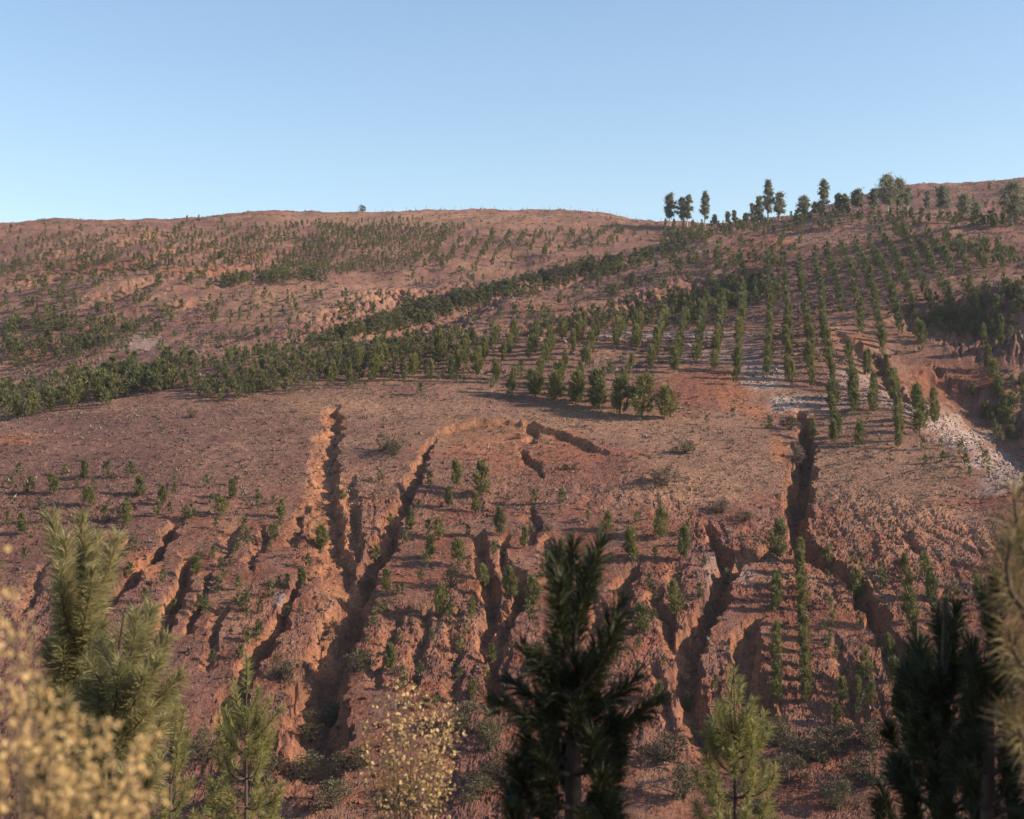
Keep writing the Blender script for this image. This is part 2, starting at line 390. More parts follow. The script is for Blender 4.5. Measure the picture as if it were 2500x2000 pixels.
# behind the dome
gully([(1742, 690), (1775, 712), (1812, 735), (1845, 762), (1870, 800), (1905, 838)], [1.4, 2.2, 2.8, 3.4], [1.0, 1.8, 2.2, 2.4], floor=0.3, bare=0.6)
gully([(1870, 790), (1930, 820), (2010, 830), (2080, 870), (2156, 920), (2260, 960)], [4.0, 8.0, 10.0, 11.0], [0.8, 2.2, 3.6, 4.5], bare=0.05)
gully([(1900, 690), (1960, 672), (2040, 656), (2120, 640), (2200, 630)], [8.0, 11.0, 10.0], [4.0, 8.0, 7.0], bare=0.0)
gully([(1080, 700), (1200, 684), (1330, 655), (1430, 622), (1530, 596), (1640, 575)], [8, 12, 14, 12], [4, 7, 8, 6], bare=0.0)
gully([(640, 728), (720, 708), (800, 686), (900, 648), (1000, 622), (1100, 602), (1250, 570), (1400, 528)], [14, 18, 16, 12], [4, 6.5, 6, 4], bare=0.0)
gully([(1330, 640), (1420, 600), (1480, 575)], [4, 5], [2, 3], bare=0.2)
gully([(150, 700), (250, 668), (380, 650), (450, 640)], 4, 1.6, bare=0.2)
gully([(0, 600), (150, 575), (300, 555), (420, 520)], 6, 2.4, bare=0.3)
gully([(200, 640), (340, 590), (520, 560), (640, 545)], 6, 2.6, bare=0.35)
gully([(60, 545), (220, 520), (360, 490)], 6, 2.0, bare=0.4)
H -= carve
# curved scarp at the head of the bowl
def scarp(pts, step, reach):
    global H, expo
    P = np.array([cast(H0, u, v)[:2] for u, v in pts])
    yl = np.interp(X + 0.5 * perlin(X / 2, Y / 2, 31), P[:, 0], P[:, 1])
    s = yl - Y + 0.8 * perlin(X / 2.4, Y / 2.4, 33) + 0.4 * perlin(X / 0.9, Y / 0.9, 34)
    e = sstep(P[0, 0] - 1, P[0, 0] + 3, X) * sstep(P[-1, 0] + 1, P[-1, 0] - 4, X)
    dr = step * sstep(0, 0.9, s) * np.exp(-np.clip(s, 0, None) / reach) * e * nearW
    H -= dr
    expo = np.maximum(expo, e * np.exp(-(np.abs(s - 0.6) / 1.1) ** 2) * 0.9 * nearW)
scarp([(905, 938), (925, 905), (1000, 889), (1060, 886), (1110, 892), (1170, 905), (1235, 930), (1300, 962)], 1.0, 9)
scarp([(668, 862), (700, 852), (760, 866)], 0.7, 6)
# rough lower slope: rills and clods
rill = 1 - np.abs(fbm(X / 3.4 + 0.35 * perlin(X / 9, Y / 9, 9), Y / 13, 3, 11))
low2 = lowW * sstep(-0.35, 0.35, fbm(X / 17, Y / 22, 2, 14))      # rough and smooth stretches
H -= 0.60 * low2 * np.clip(rill - 0.55, 0, 1)
H += lowW * 0.20 * fbm(X / 5.2, Y / 5.2, 2, 13) + low2 * 0.09 * fbm(X / 0.8, Y / 0.8, 2, 15)
H += sstep(56, 62, D) * (0.06 * fbm(X / 1.3, Y / 1.3, 3, 17) * (1 - 0.3 * nearW) + 0.07 * fbm(X / 3, Y / 3, 2, 19))
cl = np.abs(fbm(X / 1.6, Y / 1.6, 3, 43)); H += sstep(56, 62, D) * (0.05 + 0.15 * low2) * (cl - 0.3)
H += sstep(114, 142, D) * 0.28 * fbm(X / 3.6, Y / 3.6, 3, 41)

grain = np.random.default_rng(12).normal(size=H.shape)
H += grain * (sstep(56, 60, D) * (0.014 + 0.03 * low2) + 0.012 * sstep(116, 170, D))
# ---- soil and grass colours
def C(r, g, b): return np.array([r, g, b], np.float32)
MAUVE, TAN, RED = C(0.250, 0.152, 0.130), C(0.345, 0.228, 0.158), C(0.300, 0.140, 0.098)
ORANGE, PALE, DARKM, WHITE = C(0.47, 0.225, 0.125), C(0.48, 0.30, 0.20), C(0.185, 0.115, 0.102), C(0.56, 0.50, 0.47)
def mixc(A, c, f):
    f = np.clip(f, 0, 1)[..., None].astype(np.float32)
    return A * (1 - f) + c * f
n_a = fbm(X / 14, Y / 14, 4, 51); n_b = fbm(X / 4, Y / 4, 4, 53); n_c = fbm(X / 1.2, Y / 1.2, 3, 55)
Cg = np.broadcast_to(MAUVE, X.shape + (3,)).copy()
Cg = mixc(Cg, TAN, 0.45 + 0.7 * n_a + 0.35 * n_b)
Cg = mixc(Cg, RED, lowW * (0.55 + 0.7 * n_b))
Cg = mixc(Cg, MAUVE, sstep(600, 250, U) * nearW * (0.55 + 0.5 * n_b))
Cg = mixc(Cg, RED, sstep(114, 136, D) * np.clip(0.05 + 0.7 * n_b, 0, 0.6))
def patch(u, v, ru, rv, col, f, edge=0.35):
    global Cg
    Vn = CY - F * H / Y
    q = np.hypot((U - u) / ru, (Vn - v) / rv) + edge * n_b + 0.25 * n_c
    Cg = mixc(Cg, col, f * sstep(1.1, 0.55, q))
# tan grass of the brow and right shoulder
patch(1250, 895, 420, 42, TAN, 0.85); patch(1500, 1000, 190, 70, TAN, 0.8); patch(1850, 1010, 200, 90, TAN, 0.8)
patch(1960, 1110, 170, 90, PALE, 0.45); patch(760, 860, 260, 34, TAN, 0.7); patch(1420, 1035, 150, 40, PALE, 0.4)
patch(330, 900, 380, 45, DARKM, 0.55); patch(250, 1000, 330, 90, DARKM, 0.5); patch(120, 1120, 200, 90, DARKM, 0.4)
# bare red and orange earth
patch(1480, 820, 120, 55, RED, 0.9); patch(1550, 830, 60, 40, ORANGE, 0.7); patch(1610, 870, 50, 24, ORANGE, 0.6)
patch(1080, 945, 190, 52, ORANGE, 0.6); patch(1160, 975, 220, 55, RED, 0.6); patch(1200, 960, 110, 40, RED, 0.7); patch(700, 890, 26, 30, ORANGE, 0.9)
patch(690, 1000, 18, 90, PALE, 0.7); patch(700, 1130, 22, 80, ORANGE, 0.7); patch(690, 1330, 34, 100, PALE, 0.65)
patch(300, 1190, 45, 40, ORANGE, 0.7); patch(590, 1260, 18, 16, WHITE, 0.7); patch(480, 1310, 70, 26, PALE, 0.5); patch(1800, 1270, 60, 70, ORANGE, 0.4)
patch(1560, 1210, 45, 25, WHITE, 0.35); patch(1500, 1200, 14, 40, WHITE, 0.45); patch(1640, 950, 22, 40, ORANGE, 0.8); patch(1850, 1330, 70, 60, RED, 0.5)
patch(1760, 700, 30, 22, PALE, 0.8); patch(1800, 720, 40, 14, ORANGE, 0.7); patch(1960, 800, 80, 34, ORANGE, 0.45); patch(1990, 810, 120, 60, RED * 0.8, 0.8)  # last patch: red earth dimmed further to paint the ravine hollow's shade
patch(1640, 508, 34, 9, ORANGE, 0.9); patch(1590, 555, 36, 14, ORANGE, 0.6); patch(1600, 530, 80, 40, RED, 0.6); patch(1090, 690, 40, 8, ORANGE, 0.9)
patch(30, 930, 60, 8, ORANGE, 0.9); patch(70, 916, 60, 4, ORANGE, 0.8); patch(100, 745, 40, 30, ORANGE, 0.8)
patch(110, 750, 110, 30, RED, 0.6); patch(200, 560, 120, 14, RED, 0.7); patch(420, 570, 110, 10, ORANGE, 0.6); patch(530, 540, 60, 10, RED, 0.7); patch(430, 520, 40, 8, ORANGE, 0.6)
patch(1330, 670, 140, 16, RED, 0.5); patch(1150, 650, 100, 16, RED, 0.4)
# far grass: tan tops, pale dome
patch(900, 460, 330, 22, TAN, 0.85); patch(640, 640, 230, 40, TAN, 0.75); patch(800, 620, 110, 22, PALE, 0.45); patch(300, 500, 160, 18, TAN, 0.6)
patch(1300, 600, 260, 40, MAUVE, 0.5); patch(1950, 430, 260, 36, MAUVE, 0.7); patch(1850, 560, 260, 70, DARKM, 0.35); patch(1700, 620, 160, 40, MAUVE, 0.6)
# whitish stony ground
patch(300, 722, 55, 22, WHITE, 0.4); patch(1420, 705, 180, 12, WHITE, 0.55); patch(1520, 745, 130, 30, WHITE, 0.3); patch(1600, 775, 60, 16, WHITE, 0.45); patch(1740, 850, 60, 22, WHITE, 0.45); patch(1790, 800, 60, 22, WHITE, 0.4); patch(1980, 890, 60, 24, WHITE, 0.7); patch(2130, 1000, 50, 26, WHITE, 0.7); patch(1610, 800, 60, 28, WHITE, 0.6); patch(1660, 850, 46, 22, WHITE, 0.75)
patch(1690, 870, 40, 14, PALE, 0.8); patch(1850, 830, 70, 28, WHITE, 0.45); patch(2030, 925, 70, 24, WHITE, 0.8); patch(2085, 965, 50, 26, WHITE, 0.7); patch(1930, 860, 60, 22, WHITE, 0.5); patch(2100, 1020, 60, 30, WHITE, 0.35)
Cg *= C(0.89, 0.81, 0.80)
Cg = mixc(Cg, ORANGE * (0.85 + 0.3 * np.clip(n_b, -1, 1))[..., None].astype(np.float32), expo * np.clip(0.85 + 0.5 * n_b, 0.2, 1))
Cg *= (1 + 0.22 * np.clip(n_c, -1, 1))[..., None].astype(np.float32)
Cg *= C(1.03, 0.98, 0.92)

nr, nc = X.shape
idx = np.arange(nr * nc, dtype=np.int32).reshape(nr, nc)
quads = np.stack([idx[:-1, :-1], idx[:-1, 1:], idx[1:, 1:], idx[1:, :-1]], -1).reshape(-1, 4)
me = mesh_np('hillside', np.stack([X, Y, H], -1).reshape(-1, 3), quads, Cg.reshape(-1, 3), smooth=False)
fr = (D[:-1, :-1] > 117).ravel(); me.polygons.foreach_set('use_smooth', fr); me.update()
hill = tag(link('hillside', me, None, M_ground), kind='structure', label='eroded red-brown hillside with gullies and planted slopes')

# the slope under the photographer
gx, gy = np.meshgrid(np.linspace(-45, 45, 150), np.linspace(-25, 50, 130))
gz = fore_profile(gy) + 0.35 * fbm(gx / 5, gy / 5, 3, 61) * sstep(0, 4, np.abs(gy)) + 0.05 * fbm(gx / 0.9, gy / 0.9, 2, 63) - 0.9 * sstep(46, 50, gy)
nr, nc = gx.shape
idx = np.arange(nr * nc, dtype=np.int32).reshape(nr, nc)
quads = np.stack([idx[:-1, :-1], idx[:-1, 1:], idx[1:, 1:], idx[1:, :-1]], -1).reshape(-1, 4)
cc = mixc(np.broadcast_to(RED, gx.shape + (3,)).copy(), TAN, 0.4 + 0.6 * fbm(gx / 3, gy / 3, 3, 65))
me = mesh_np('foreground_slope', np.stack([gx, gy, gz], -1).reshape(-1, 3), quads, cc.reshape(-1, 3), smooth=True)
tag(link('foreground_slope', me, None, M_ground), kind='structure', label='steep earth slope below the viewpoint')
def fore_z(x, y):
    return float(fore_profile(y)) - 0.1

# ------------------------------------------------------------------ plant shapes
def tube(path, radii, n=5):
    path = np.asarray(path, float); V = []; Fc = []
    for i, p in enumerate(path):
        tg = path[min(i + 1, len(path) - 1)] - path[max(i - 1, 0)]; tg /= np.linalg.norm(tg) + 1e-9
        a = np.cross(tg, [0.31, 0.95, 0.1]); a /= np.linalg.norm(a) + 1e-9; b = np.cross(tg, a)
        for k in range(n):
            th = 2 * math.pi * k / n
            V.append(p + radii[i] * (math.cos(th) * a + math.sin(th) * b))
    for i in range(len(path) - 1):
        for k in range(n):
            Fc.append((i * n + k, i * n + (k + 1) % n, (i + 1) * n + (k + 1) % n, (i + 1) * n + k))
    return np.array(V), np.array(Fc, np.int32)
def join(parts):
    V = []; Fc = []; o = 0
    for v, f in parts:
        V.append(v); Fc.append(f + o); o += len(v)
    return np.concatenate(V), np.concatenate(Fc)
def unit(v): return v / (np.linalg.norm(v, axis=-1, keepdims=True) + 1e-9)

def blades(P, dirs, L, W, r):
    """thin triangles: base point, direction, length, width"""
    n = len(P); side = unit(np.cross(dirs, r.normal(size=(n, 3))))
    W = np.asarray(W).reshape(-1, 1) if np.ndim(W) else W
    L = np.asarray(L).reshape(-1, 1) if np.ndim(L) else L
    V = np.stack([P - side * W / 2, P + side * W / 2, P + dirs * L], 1).reshape(-1, 3)
    return V, np.arange(n * 3, dtype=np.int32).reshape(n, 3)

def pine_crown(seed, shoots, per, width=0.27, nl=0.12, nw=0.030, col=False):
    """a young pine's crown, one unit tall: upright bottle-brush shoots"""
    r = np.random.default_rng(seed)
    hs = r.uniform(0.06, 0.86, shoots) ** 0.9
    prof = width * np.clip(np.sin(np.pi * np.clip(hs * 0.80 + 0.22, 0, 1)), 0.15, 1) ** 0.8
    az = r.uniform(0, 2 * np.pi, shoots); rad = prof * np.sqrt(r.uniform(0.15, 1.0, shoots)) * r.uniform(0.7, 1.2, shoots)
    base = np.stack([np.cos(az) * rad * 0.55, np.sin(az) * rad * 0.55, hs - 0.04], -1)
    tip = np.stack([np.cos(az) * rad, np.sin(az) * rad, np.minimum(hs + r.uniform(0.10, 0.20, shoots), 1.0)], -1)
    k = 3
    tip[:k, :2] *= 0.25; tip[:k, 2] = [1.0, 0.95, 0.91]; base[:k, :2] *= 0.2; base[:k, 2] = 0.68
    s = r.uniform(0, 1, (shoots, per, 1))
    P = base[:, None] * (1 - s) + tip[:, None] * s
    ax = unit(tip - base)[:, None]
    nn = unit(np.cross(ax, r.normal(size=(shoots, per, 3))))
    a = np.where(s > 0.85, 0.35, 0.85) * r.uniform(0.7, 1.2, (shoots, per, 1))
    d = unit(ax * np.cos(a) + nn * np.sin(a)).reshape(-1, 3)
    n = shoots * per
    V, Fc = blades(P.reshape(-1, 3), d, r.uniform(0.7, 1.2, n) * nl, r.uniform(0.7, 1.3, n) * nw, r)
    return V, Fc

def pine_trunk(seed):
    r = np.random.default_rng(seed)
    p = [(0, 0, -0.06), (r.normal() * .008, r.normal() * .008, .3), (r.normal() * .014, r.normal() * .014, .62), (0, 0, .93)]
    return tube(p, [.020, .015, .010, .003], 5)

CROWNS = []; TRUNKS = []
for i in range(7):
    wd = [0.24, 0.29, 0.21, 0.27, 0.32, 0.19, 0.25][i]
    V, Fc = pine_crown(100 + i, 76, 17, wd)
    m = mesh_np('crown', V, Fc); m.materials.append(M_pine); CROWNS.append(m)
    V, Fc = pine_trunk(200 + i)
    m = mesh_np('trunk', V, Fc); m.materials.append(M_bark); TRUNKS.append(m)
LOW = [pine_crown(300 + i, 30, 6, [0.26, 0.30, 0.22, 0.28][i], 0.20, 0.062) for i in range(4)]

# ------------------------------------------------------------------ where the young pines stand
PINES = []     # dicts: x y z h label-info
def add_pine(u, v, h=None, hpx=None, zone='', order=None, wmul=1.0):
    p = cast(H, u, v)
    if hpx is not None: h = hpx * 1.34 * p[1] / F
    PINES.append(dict(x=p[0], y=p[1], z=p[2], h=h, zone=zone, u=u, v=v, order=order, w=wmul))

def row(pts, zone, k, h=3.2, step=2.7, miss=0.03, jit=0.22):
    P = [cast(H, u, v) for u, v in pts]
    out = []
    for a, b in zip(P[:-1], P[1:]):
        n = max(1, int(np.hypot(b[0] - a[0], b[1] - a[1]) / step))
        for i in range(n):
            f = (i + random.uniform(-.2, .2)) / n
            out.append(a[:2] * (1 - f) + b[:2] * f)
    out.append(P[-1][:2])
    out = [o for o in out if random.random() > miss]
    out.sort(key=lambda o: o[1])
    for i, o in enumerate(out):
        x, y = o[0] + random.uniform(-jit, jit), o[1] + random.uniform(-jit, jit)
        z = ground(H, x, y)
        PINES.append(dict(x=x, y=y, z=z, h=h * random.choice((0.6, 0.75, 0.85, 0.95, 1, 1, 1.08, 1.2)), zone=zone, row=k, order=i + 1, u=CX + F * x / y, v=CY - F * z / y, w=random.uniform(.72, 1.05)))

def c3(pts): return [(1379.8 + x * .36, 345 + y * .36) for x, y in pts]
def c2(pts): return [(690 + x * .34, 388 + y * .34) for x, y in pts]
RR = [[[(655, 580), (680, 860), (670, 920), (655, 1250)]], [[(745, 570), (775, 860), (770, 1000), (785, 1300)]],
      [[(840, 580), (870, 800)], [(880, 880), (900, 1130), (912, 1310)]], [[(930, 570), (970, 760), (990, 1010), (1015, 1150), (1040, 1330), (1048, 1500), (1053, 1640)]],
      [[(1000, 550), (1060, 720), (1090, 880)], [(1130, 1110), (1145, 1250), (1165, 1480)], [(1188, 1590), (1190, 1650)]],
      [[(1085, 530), (1140, 640), (1170, 820)], [(1195, 900), (1205, 1010)], [(1240, 1130), (1248, 1240)], [(1278, 1340), (1280, 1460)]],
      [[(1170, 500), (1215, 620), (1250, 740)], [(1280, 820), (1300, 950), (1335, 1130), (1360, 1260), (1390, 1340), (1415, 1550), (1426, 1665)]],
      [[(1250, 480), (1320, 620), (1360, 740), (1410, 900), (1435, 1000)]], [[(1320, 450), (1400, 560), (1440, 680), (1490, 820), (1530, 940), (1560, 1110)], [(1535, 1420), (1545, 1590)]],
      [[(1400, 420), (1500, 560), (1540, 680), (1600, 820)], [(1650, 920), (1665, 1000)]], [[(1500, 450), (1580, 540), (1630, 660)], [(1670, 740), (1740, 870), (1780, 1010)]],
      [[(1590, 440), (1680, 560), (1740, 660)], [(1800, 750), (1880, 900)]], [[(1680, 450), (1780, 550), (1830, 640)], [(1920, 750), (1990, 890)]],
      [[(1770, 490), (1880, 560), (1930, 640)], [(2010, 710), (2050, 770)], [(1910, 1030), (1945, 1190), (1990, 1370)]],
      [[(1900, 490), (2000, 580), (2040, 630)], [(2025, 1010), (2030, 1080)]], [[(2000, 500), (2100, 590)]], [[(1640, 1440), (1645, 1530)]]]
LR = [[[(10, 1090), (60, 930)]], [[(110, 1220), (150, 1050), (200, 890)], [(145, 660), (145, 630)]], [[(245, 1170), (265, 1000), (278, 890)], [(315, 820), (320, 720)], [(365, 620), (365, 540)]],
      [[(350, 1210), (375, 1000), (402, 840)], [(415, 770), (418, 670)]], [[(470, 1290), (490, 1100), (510, 900), (515, 800), (505, 620)]]]
MR = [[[(2000, 1140), (2050, 970), (2080, 910)]], [[(1910, 1020), (1940, 900)]], [[(1785, 1020), (1830, 910)], [(1795, 1420), (1840, 1250), (1870, 1170)]],
      [[(1650, 990), (1690, 920)], [(1665, 1390), (1700, 1250), (1740, 1190)]], [[(1520, 1050), (1580, 920)], [(1530, 1360), (1570, 1240)], [(1605, 1135), (1630, 1060)]],
      [[(1460, 960), (1470, 940)], [(1400, 1330), (1440, 1210)], [(1465, 1160), (1470, 1130)]], [[(1240, 1090), (1310, 960)], [(1270, 1310), (1330, 1180)], [(1350, 1120), (1400, 1000)]],
      [[(1020, 1270), (1060, 1170)], [(1190, 1220), (1195, 1190)], [(1130, 1320), (1140, 1300)]], [[(1100, 1090), (1170, 970)]], [[(1010, 1050), (1050, 970)], [(975, 1090), (980, 1070)], [(930, 1190), (935, 1170)]],
      [[(770, 1225), (840, 1090), (920, 990)]], [[(640, 1220), (650, 1190)], [(690, 1120), (760, 1020)]], [[(520, 1195), (570, 1100)], [(650, 1040), (690, 990)]],
      [[(280, 1215), (350, 1130)], [(420, 1060), (480, 1030)]], [[(270, 1085), (330, 1030)], [(130, 1215), (135, 1200)]], [[(170, 1175), (200, 1140)], [(20, 1220), (25, 1205)]]]
k = 0
for rows_ in RR:
    k += 1
    for seg in rows_: row(c3(seg), 'uphill', k)
for i, rows_ in enumerate(LR):
    for seg in rows_: row(c3(seg), 'shoulder', i + 1, h=3.3)
for i, rows_ in enumerate(reversed(MR)):
    for seg in rows_: row(c2(seg), 'brow', i + 1, h=3.3, step=2.7)
for i in range(15):
    u0 = 430 + i * 38
    row([(u0, 832 - i * 1.6), (u0 + 42, 782 - i * 2.6), (u0 + 76, 744 - i * 2.6)], 'brow', 100 + i, h=2.1, step=2.9, miss=0.2)
for u, v, hp in [(1399, 884, 52), (1351, 880, 66), (1304, 872, 58), (1262, 862, 60), (1213, 852, 50), (1168, 844, 46), (1128, 838, 44), (886, 833, 22)]:
    add_pine(u, v, hpx=hp, zone='brow_end', wmul=1.35)

def c4(x, y): return (x * .4, 862.4 + y * .4)
def c5(x, y): return (646.8 + x * .4, 862.4 + y * .4)
def c6(x, y): return (1379.8 + x * .4, 862.4 + y * .4)
for x, y, h in [(100, 345, 50), (340, 350, 50), (440, 372, 75), (565, 365, 70), (690, 365, 70), (155, 445, 70), (285, 452, 85), (405, 420, 40), (740, 460, 80), (920, 402, 40), (1085, 415, 55), (1225, 470, 75),
                (860, 505, 80), (465, 515, 80), (830, 568, 65), (555, 592, 65), (670, 598, 80), (1165, 565, 80), (125, 655, 80), (1010, 585, 70), (1140, 632, 50), (1480, 575, 75), (1435, 695, 70), (1290, 645, 55), (1690, 740, 95),
                (1620, 835, 60), (1420, 755, 45), (135, 805, 60), (860, 915, 60), (1030, 875, 75), (1145, 965, 65), (1595, 940, 85), (1300, 1012, 45), (1280, 1065, 60), (1370, 1075, 55), (1510, 1125, 65), (1210, 825, 40), (1230, 780, 35),
                (1475, 622, 45), (1240, 402, 40), (1805, 472, 40), (600, 925, 60), (780, 1085, 70), (1355, 525, 35), (210, 520, 45), (60, 420, 50), (40, 610, 60), (1175, 900, 45), (940, 1060, 40), (1270, 690, 30)]:
    u, v = c4(x, y)
    z = 'purple' if (v < 1110 and u < 480) else ('lowleft' if v >= 1110 else 'leftbank')
    add_pine(u, v, hpx=h * .4, zone=z, wmul=1.1)
for x, y, h in [(385, 385, 50), (185, 482, 40), (345, 474, 30), (790, 415, 110), (925, 450, 130), (890, 545, 80), (745, 515, 80), (640, 402, 60), (590, 542, 50), (540, 632, 85), (440, 602, 40), (510, 722, 65), (690, 682, 85), (650, 785, 90),
                (790, 825, 105), (365, 805, 70), (1055, 494, 40), (1195, 504, 65), (1340, 502, 65), (1330, 552, 35), (1475, 595, 50), (1015, 665, 110), (1135, 735, 85), (845, 665, 45), (980, 775, 60), (930, 940, 90), (1075, 1010, 130),
                (1190, 1045, 120), (695, 1092, 120), (415, 962, 90), (370, 1085, 60), (345, 1145, 60), (870, 1085, 75), (860, 1125, 60), (830, 1195, 50), (655, 1225, 50), (490, 1235, 50), (440, 1385, 110), (285, 1355, 70), (805, 1285, 70),
                (970, 1345, 80), (935, 1435, 60), (1180, 1125, 60), (1585, 645, 80), (1710, 805, 140), (1530, 935, 70), (1550, 855, 60), (1240, 895, 70), (1260, 805, 50), (1735, 602, 50), (1805, 955, 70), (1770, 1185, 120), (1740, 1265, 50),
                (1480, 532, 35), (595, 1405, 60), (320, 1245, 50), (75, 735, 90), (1835, 640, 50), (1830, 800, 60)]:
    u, v = c5(x, y)
    xg = np.interp(v, [940, 1075, 1190, 1310, 1460], [905, 850, 790, 736, 692])
    z = 'between' if u < xg else ('bowl' if v < 1112 else 'rough')
    add_pine(u, v, hpx=h * .4, zone=z, wmul=1.05)
for i, y in enumerate([1545, 1490, 1425, 1360, 1290, 1218, 1155, 1065, 1005, 945, 875, 805]):
    add_pine(*c6(757 + (y - 800) * .052, y), hpx=38 + random.uniform(-5, 6), zone='column', order=i + 1, wmul=1.1)
for i, y in enumerate([1545, 1475, 1405, 1325, 1255, 1070, 1015, 960]):
    add_pine(*c6(640 - (y < 1400) * 6, y), hpx=34 + random.uniform(-5, 8), zone='column_left', order=i + 1, wmul=1.1)
for x, y, h in [(25, 685, 125), (170, 665, 60), (145, 795, 130), (135, 725, 50), (105, 1085, 135), (235, 1005, 70), (255, 835, 45), (640, 785, 150), (375, 935, 70), (905, 825, 80), (905, 905, 45), (1055, 1010, 125), (925, 1055, 55), (930, 1150, 65),
                (1070, 1132, 50), (1110, 1425, 125), (1040, 812, 50), (1310, 865, 80), (1315, 832, 50), (1330, 975, 90), (1420, 892, 100), (1185, 882, 60), (1450, 1015, 130), (1685, 922, 60), (1700, 995, 90), (1235, 1335, 110), (1260, 1455, 110),
                (985, 1555, 105), (1275, 1555, 80), (1125, 1565, 100), (315, 1475, 60), (15, 1555, 90), (45, 1355, 40), (170, 1595, 80), (1350, 1130, 140), (1070, 195, 95), (1180, 195, 35), (1410, 215, 55), (1500, 205, 40), (1515, 275, 45),
                (1420, 288, 40), (1610, 245, 60), (1635, 305, 55), (1655, 365, 50), (1740, 295, 60), (1750, 345, 35), (830, 155, 80), (600, 105, 55), (410, 45, 40), (270, 82, 40), (945, 175, 70), (1280, 205, 60)]:
    u, v = c6(x, y)
    g8 = np.interp(v, [860, 1100, 1200, 1340, 1480], [1697, 1680, 1770, 1868, 1960]); g9 = np.interp(v, [1100, 1190, 1290, 1390], [1480, 1528, 1496, 1452])
    z = 'shoulder_foot' if v < 1020 else ('leftof9' if u < g9 else ('between98' if u < g8 else 'rightof8'))
    add_pine(u, v, hpx=h * .4, zone=z)

def inside_zone(v, u):
    return 'purple' if (v < 1110 and u < 480) else ('lowleft' if v >= 1110 else 'leftbank')
def inside(poly, x, y):
    c = False; n = len(poly)
    for i in range(n):
        x1, y1 = poly[i]; x2, y2 = poly[(i + 1) % n]
        if (y1 > y) != (y2 > y) and x < (x2 - x1) * (y - y1) / (y2 - y1) + x1: c = not c
    return c
def scatter(poly, n, hmin, hmax, zone, clump=0.0, cs=40.0, vs=0.5, wide=1.0):
    xs = [p[0] for p in poly]; ys = [p[1] for p in poly]; got = 0; tries = 0
    while got < n and tries < n * 30:
        tries += 1
        u, v = random.uniform(min(xs), max(xs)), random.uniform(min(ys), max(ys))
        if not inside(poly, u, v): continue
        if clump and float(perlin(u / cs, v / (cs * vs), 71)) < clump * random.uniform(-1, 1) + (clump - 0.6) * 0.5: continue
        p = cast(H, u, v); 
        PINES.append(dict(x=p[0], y=p[1], z=p[2], h=random.uniform(hmin, hmax) * (0.82 if zone == 'far' else 1.0), zone=zone, u=u, v=v, order=None, w=random.uniform(.85, 1.2) * wide)); got += 1
for poly, n, zf in [([(0, 1000), (300, 1010), (600, 1060), (640, 1300), (560, 1400), (350, 1400), (180, 1180), (0, 1150)], 46, inside_zone), ([(860, 1110), (1300, 1110), (1450, 1300), (1330, 1500), (860, 1500), (800, 1300)], 34, lambda v, u: 'rough'),
                    ([(1740, 1230), (1860, 1400), (1890, 1530), (1700, 1530), (1720, 1300)], 12, lambda v, u: 'between98'), ([(1800, 1180), (2080, 1230), (2050, 1400), (1900, 1300)], 16, lambda v, u: 'rightof8')]:
    got = 0
    while got < n:
        u, v = random.uniform(0, 2100), random.uniform(1000, 1530)
        if inside(poly, u, v): add_pine(u, v, h=random.uniform(.9, 1.9), zone=zf(v, u), wmul=1.15); got += 1
scatter([(0, 888), (0, 825), (200, 790), (350, 768), (420, 765), (420, 815), (200, 862)], 150, 2.2, 3.5, 'belt')
scatter([(350, 770), (700, 735), (900, 712), (1000, 705), (1010, 718), (850, 752), (600, 800), (400, 835)], 120, 1.4, 2.4, 'belt')
scatter([(400, 838), (700, 780), (980, 725), (1050, 735), (760, 815), (450, 850)], 90, 1.3, 2.2, 'belt_edge')
scatter([(0, 482), (560, 460), (620, 470), (560, 560), (0, 620)], 100, 1.6, 3.0, 'far', 0.5)
scatter([(0, 560), (400, 520), (680, 530), (700, 600), (420, 600), (150, 690), (0, 760)], 240, 1.8, 3.3, 'far', 0.5)
scatter([(820, 580), (1000, 500), (1250, 472), (1480, 482), (1300, 560), (900, 612)], 100, 1.8, 3.0, 'far', 0.4)
scatter([(150, 700), (430, 615), (850, 612), (880, 640), (680, 712), (400, 735), (0, 790)], 130, 1.6, 3.0, 'far', 0.6)
scatter([(0, 690), (160, 650), (300, 700), (150, 760), (0, 790)], 120, 2.2, 3.4, 'far', 0.4)
scatter([(680, 712), (900, 638), (1100, 590), (1420, 516), (1500, 494), (1490, 522), (1250, 592), (1000, 655), (820, 708)], 340, 1.8, 3.4, 'far', wide=1.5)
scatter([(620, 727), (760, 690), (900, 642), (970, 636), (900, 672), (820, 704), (700, 732)], 70, 1.6, 2.8, 'far', wide=1.6)
scatter([(430, 612), (560, 600), (700, 588), (690, 575), (560, 585), (440, 598)], 60, 2.2, 3.6, 'far')
scatter([(950, 672), (1250, 595), (1500, 525), (1600, 540), (1350, 640), (1050, 692)], 90, 1.8, 3.0, 'far', 0.4)
scatter([(1050, 702), (1300, 670), (1480, 625), (1640, 590), (1640, 640), (1450, 682), (1300, 692)], 120, 2.6, 4.6, 'far')
scatter([(1400, 494), (1740, 450), (2150, 462), (2150, 482), (1750, 482), (1420, 512)], 190, 2.0, 3.8, 'far')
scatter([(1900, 402), (2156, 390), (2156, 440), (1920, 440)], 50, 1.4, 2.4, 'far')
scatter([(1900, 650), (2156, 610), (2156, 720), (1930, 705)], 60, 2.2, 3.6, 'far')
scatter([(2040, 830), (2156, 800), (2156, 960), (2080, 930)], 40, 2.0, 3.4, 'far')
scatter([(1380, 560), (1620, 490), (1720, 480), (1640, 570)], 60, 2.2, 3.4, 'far')
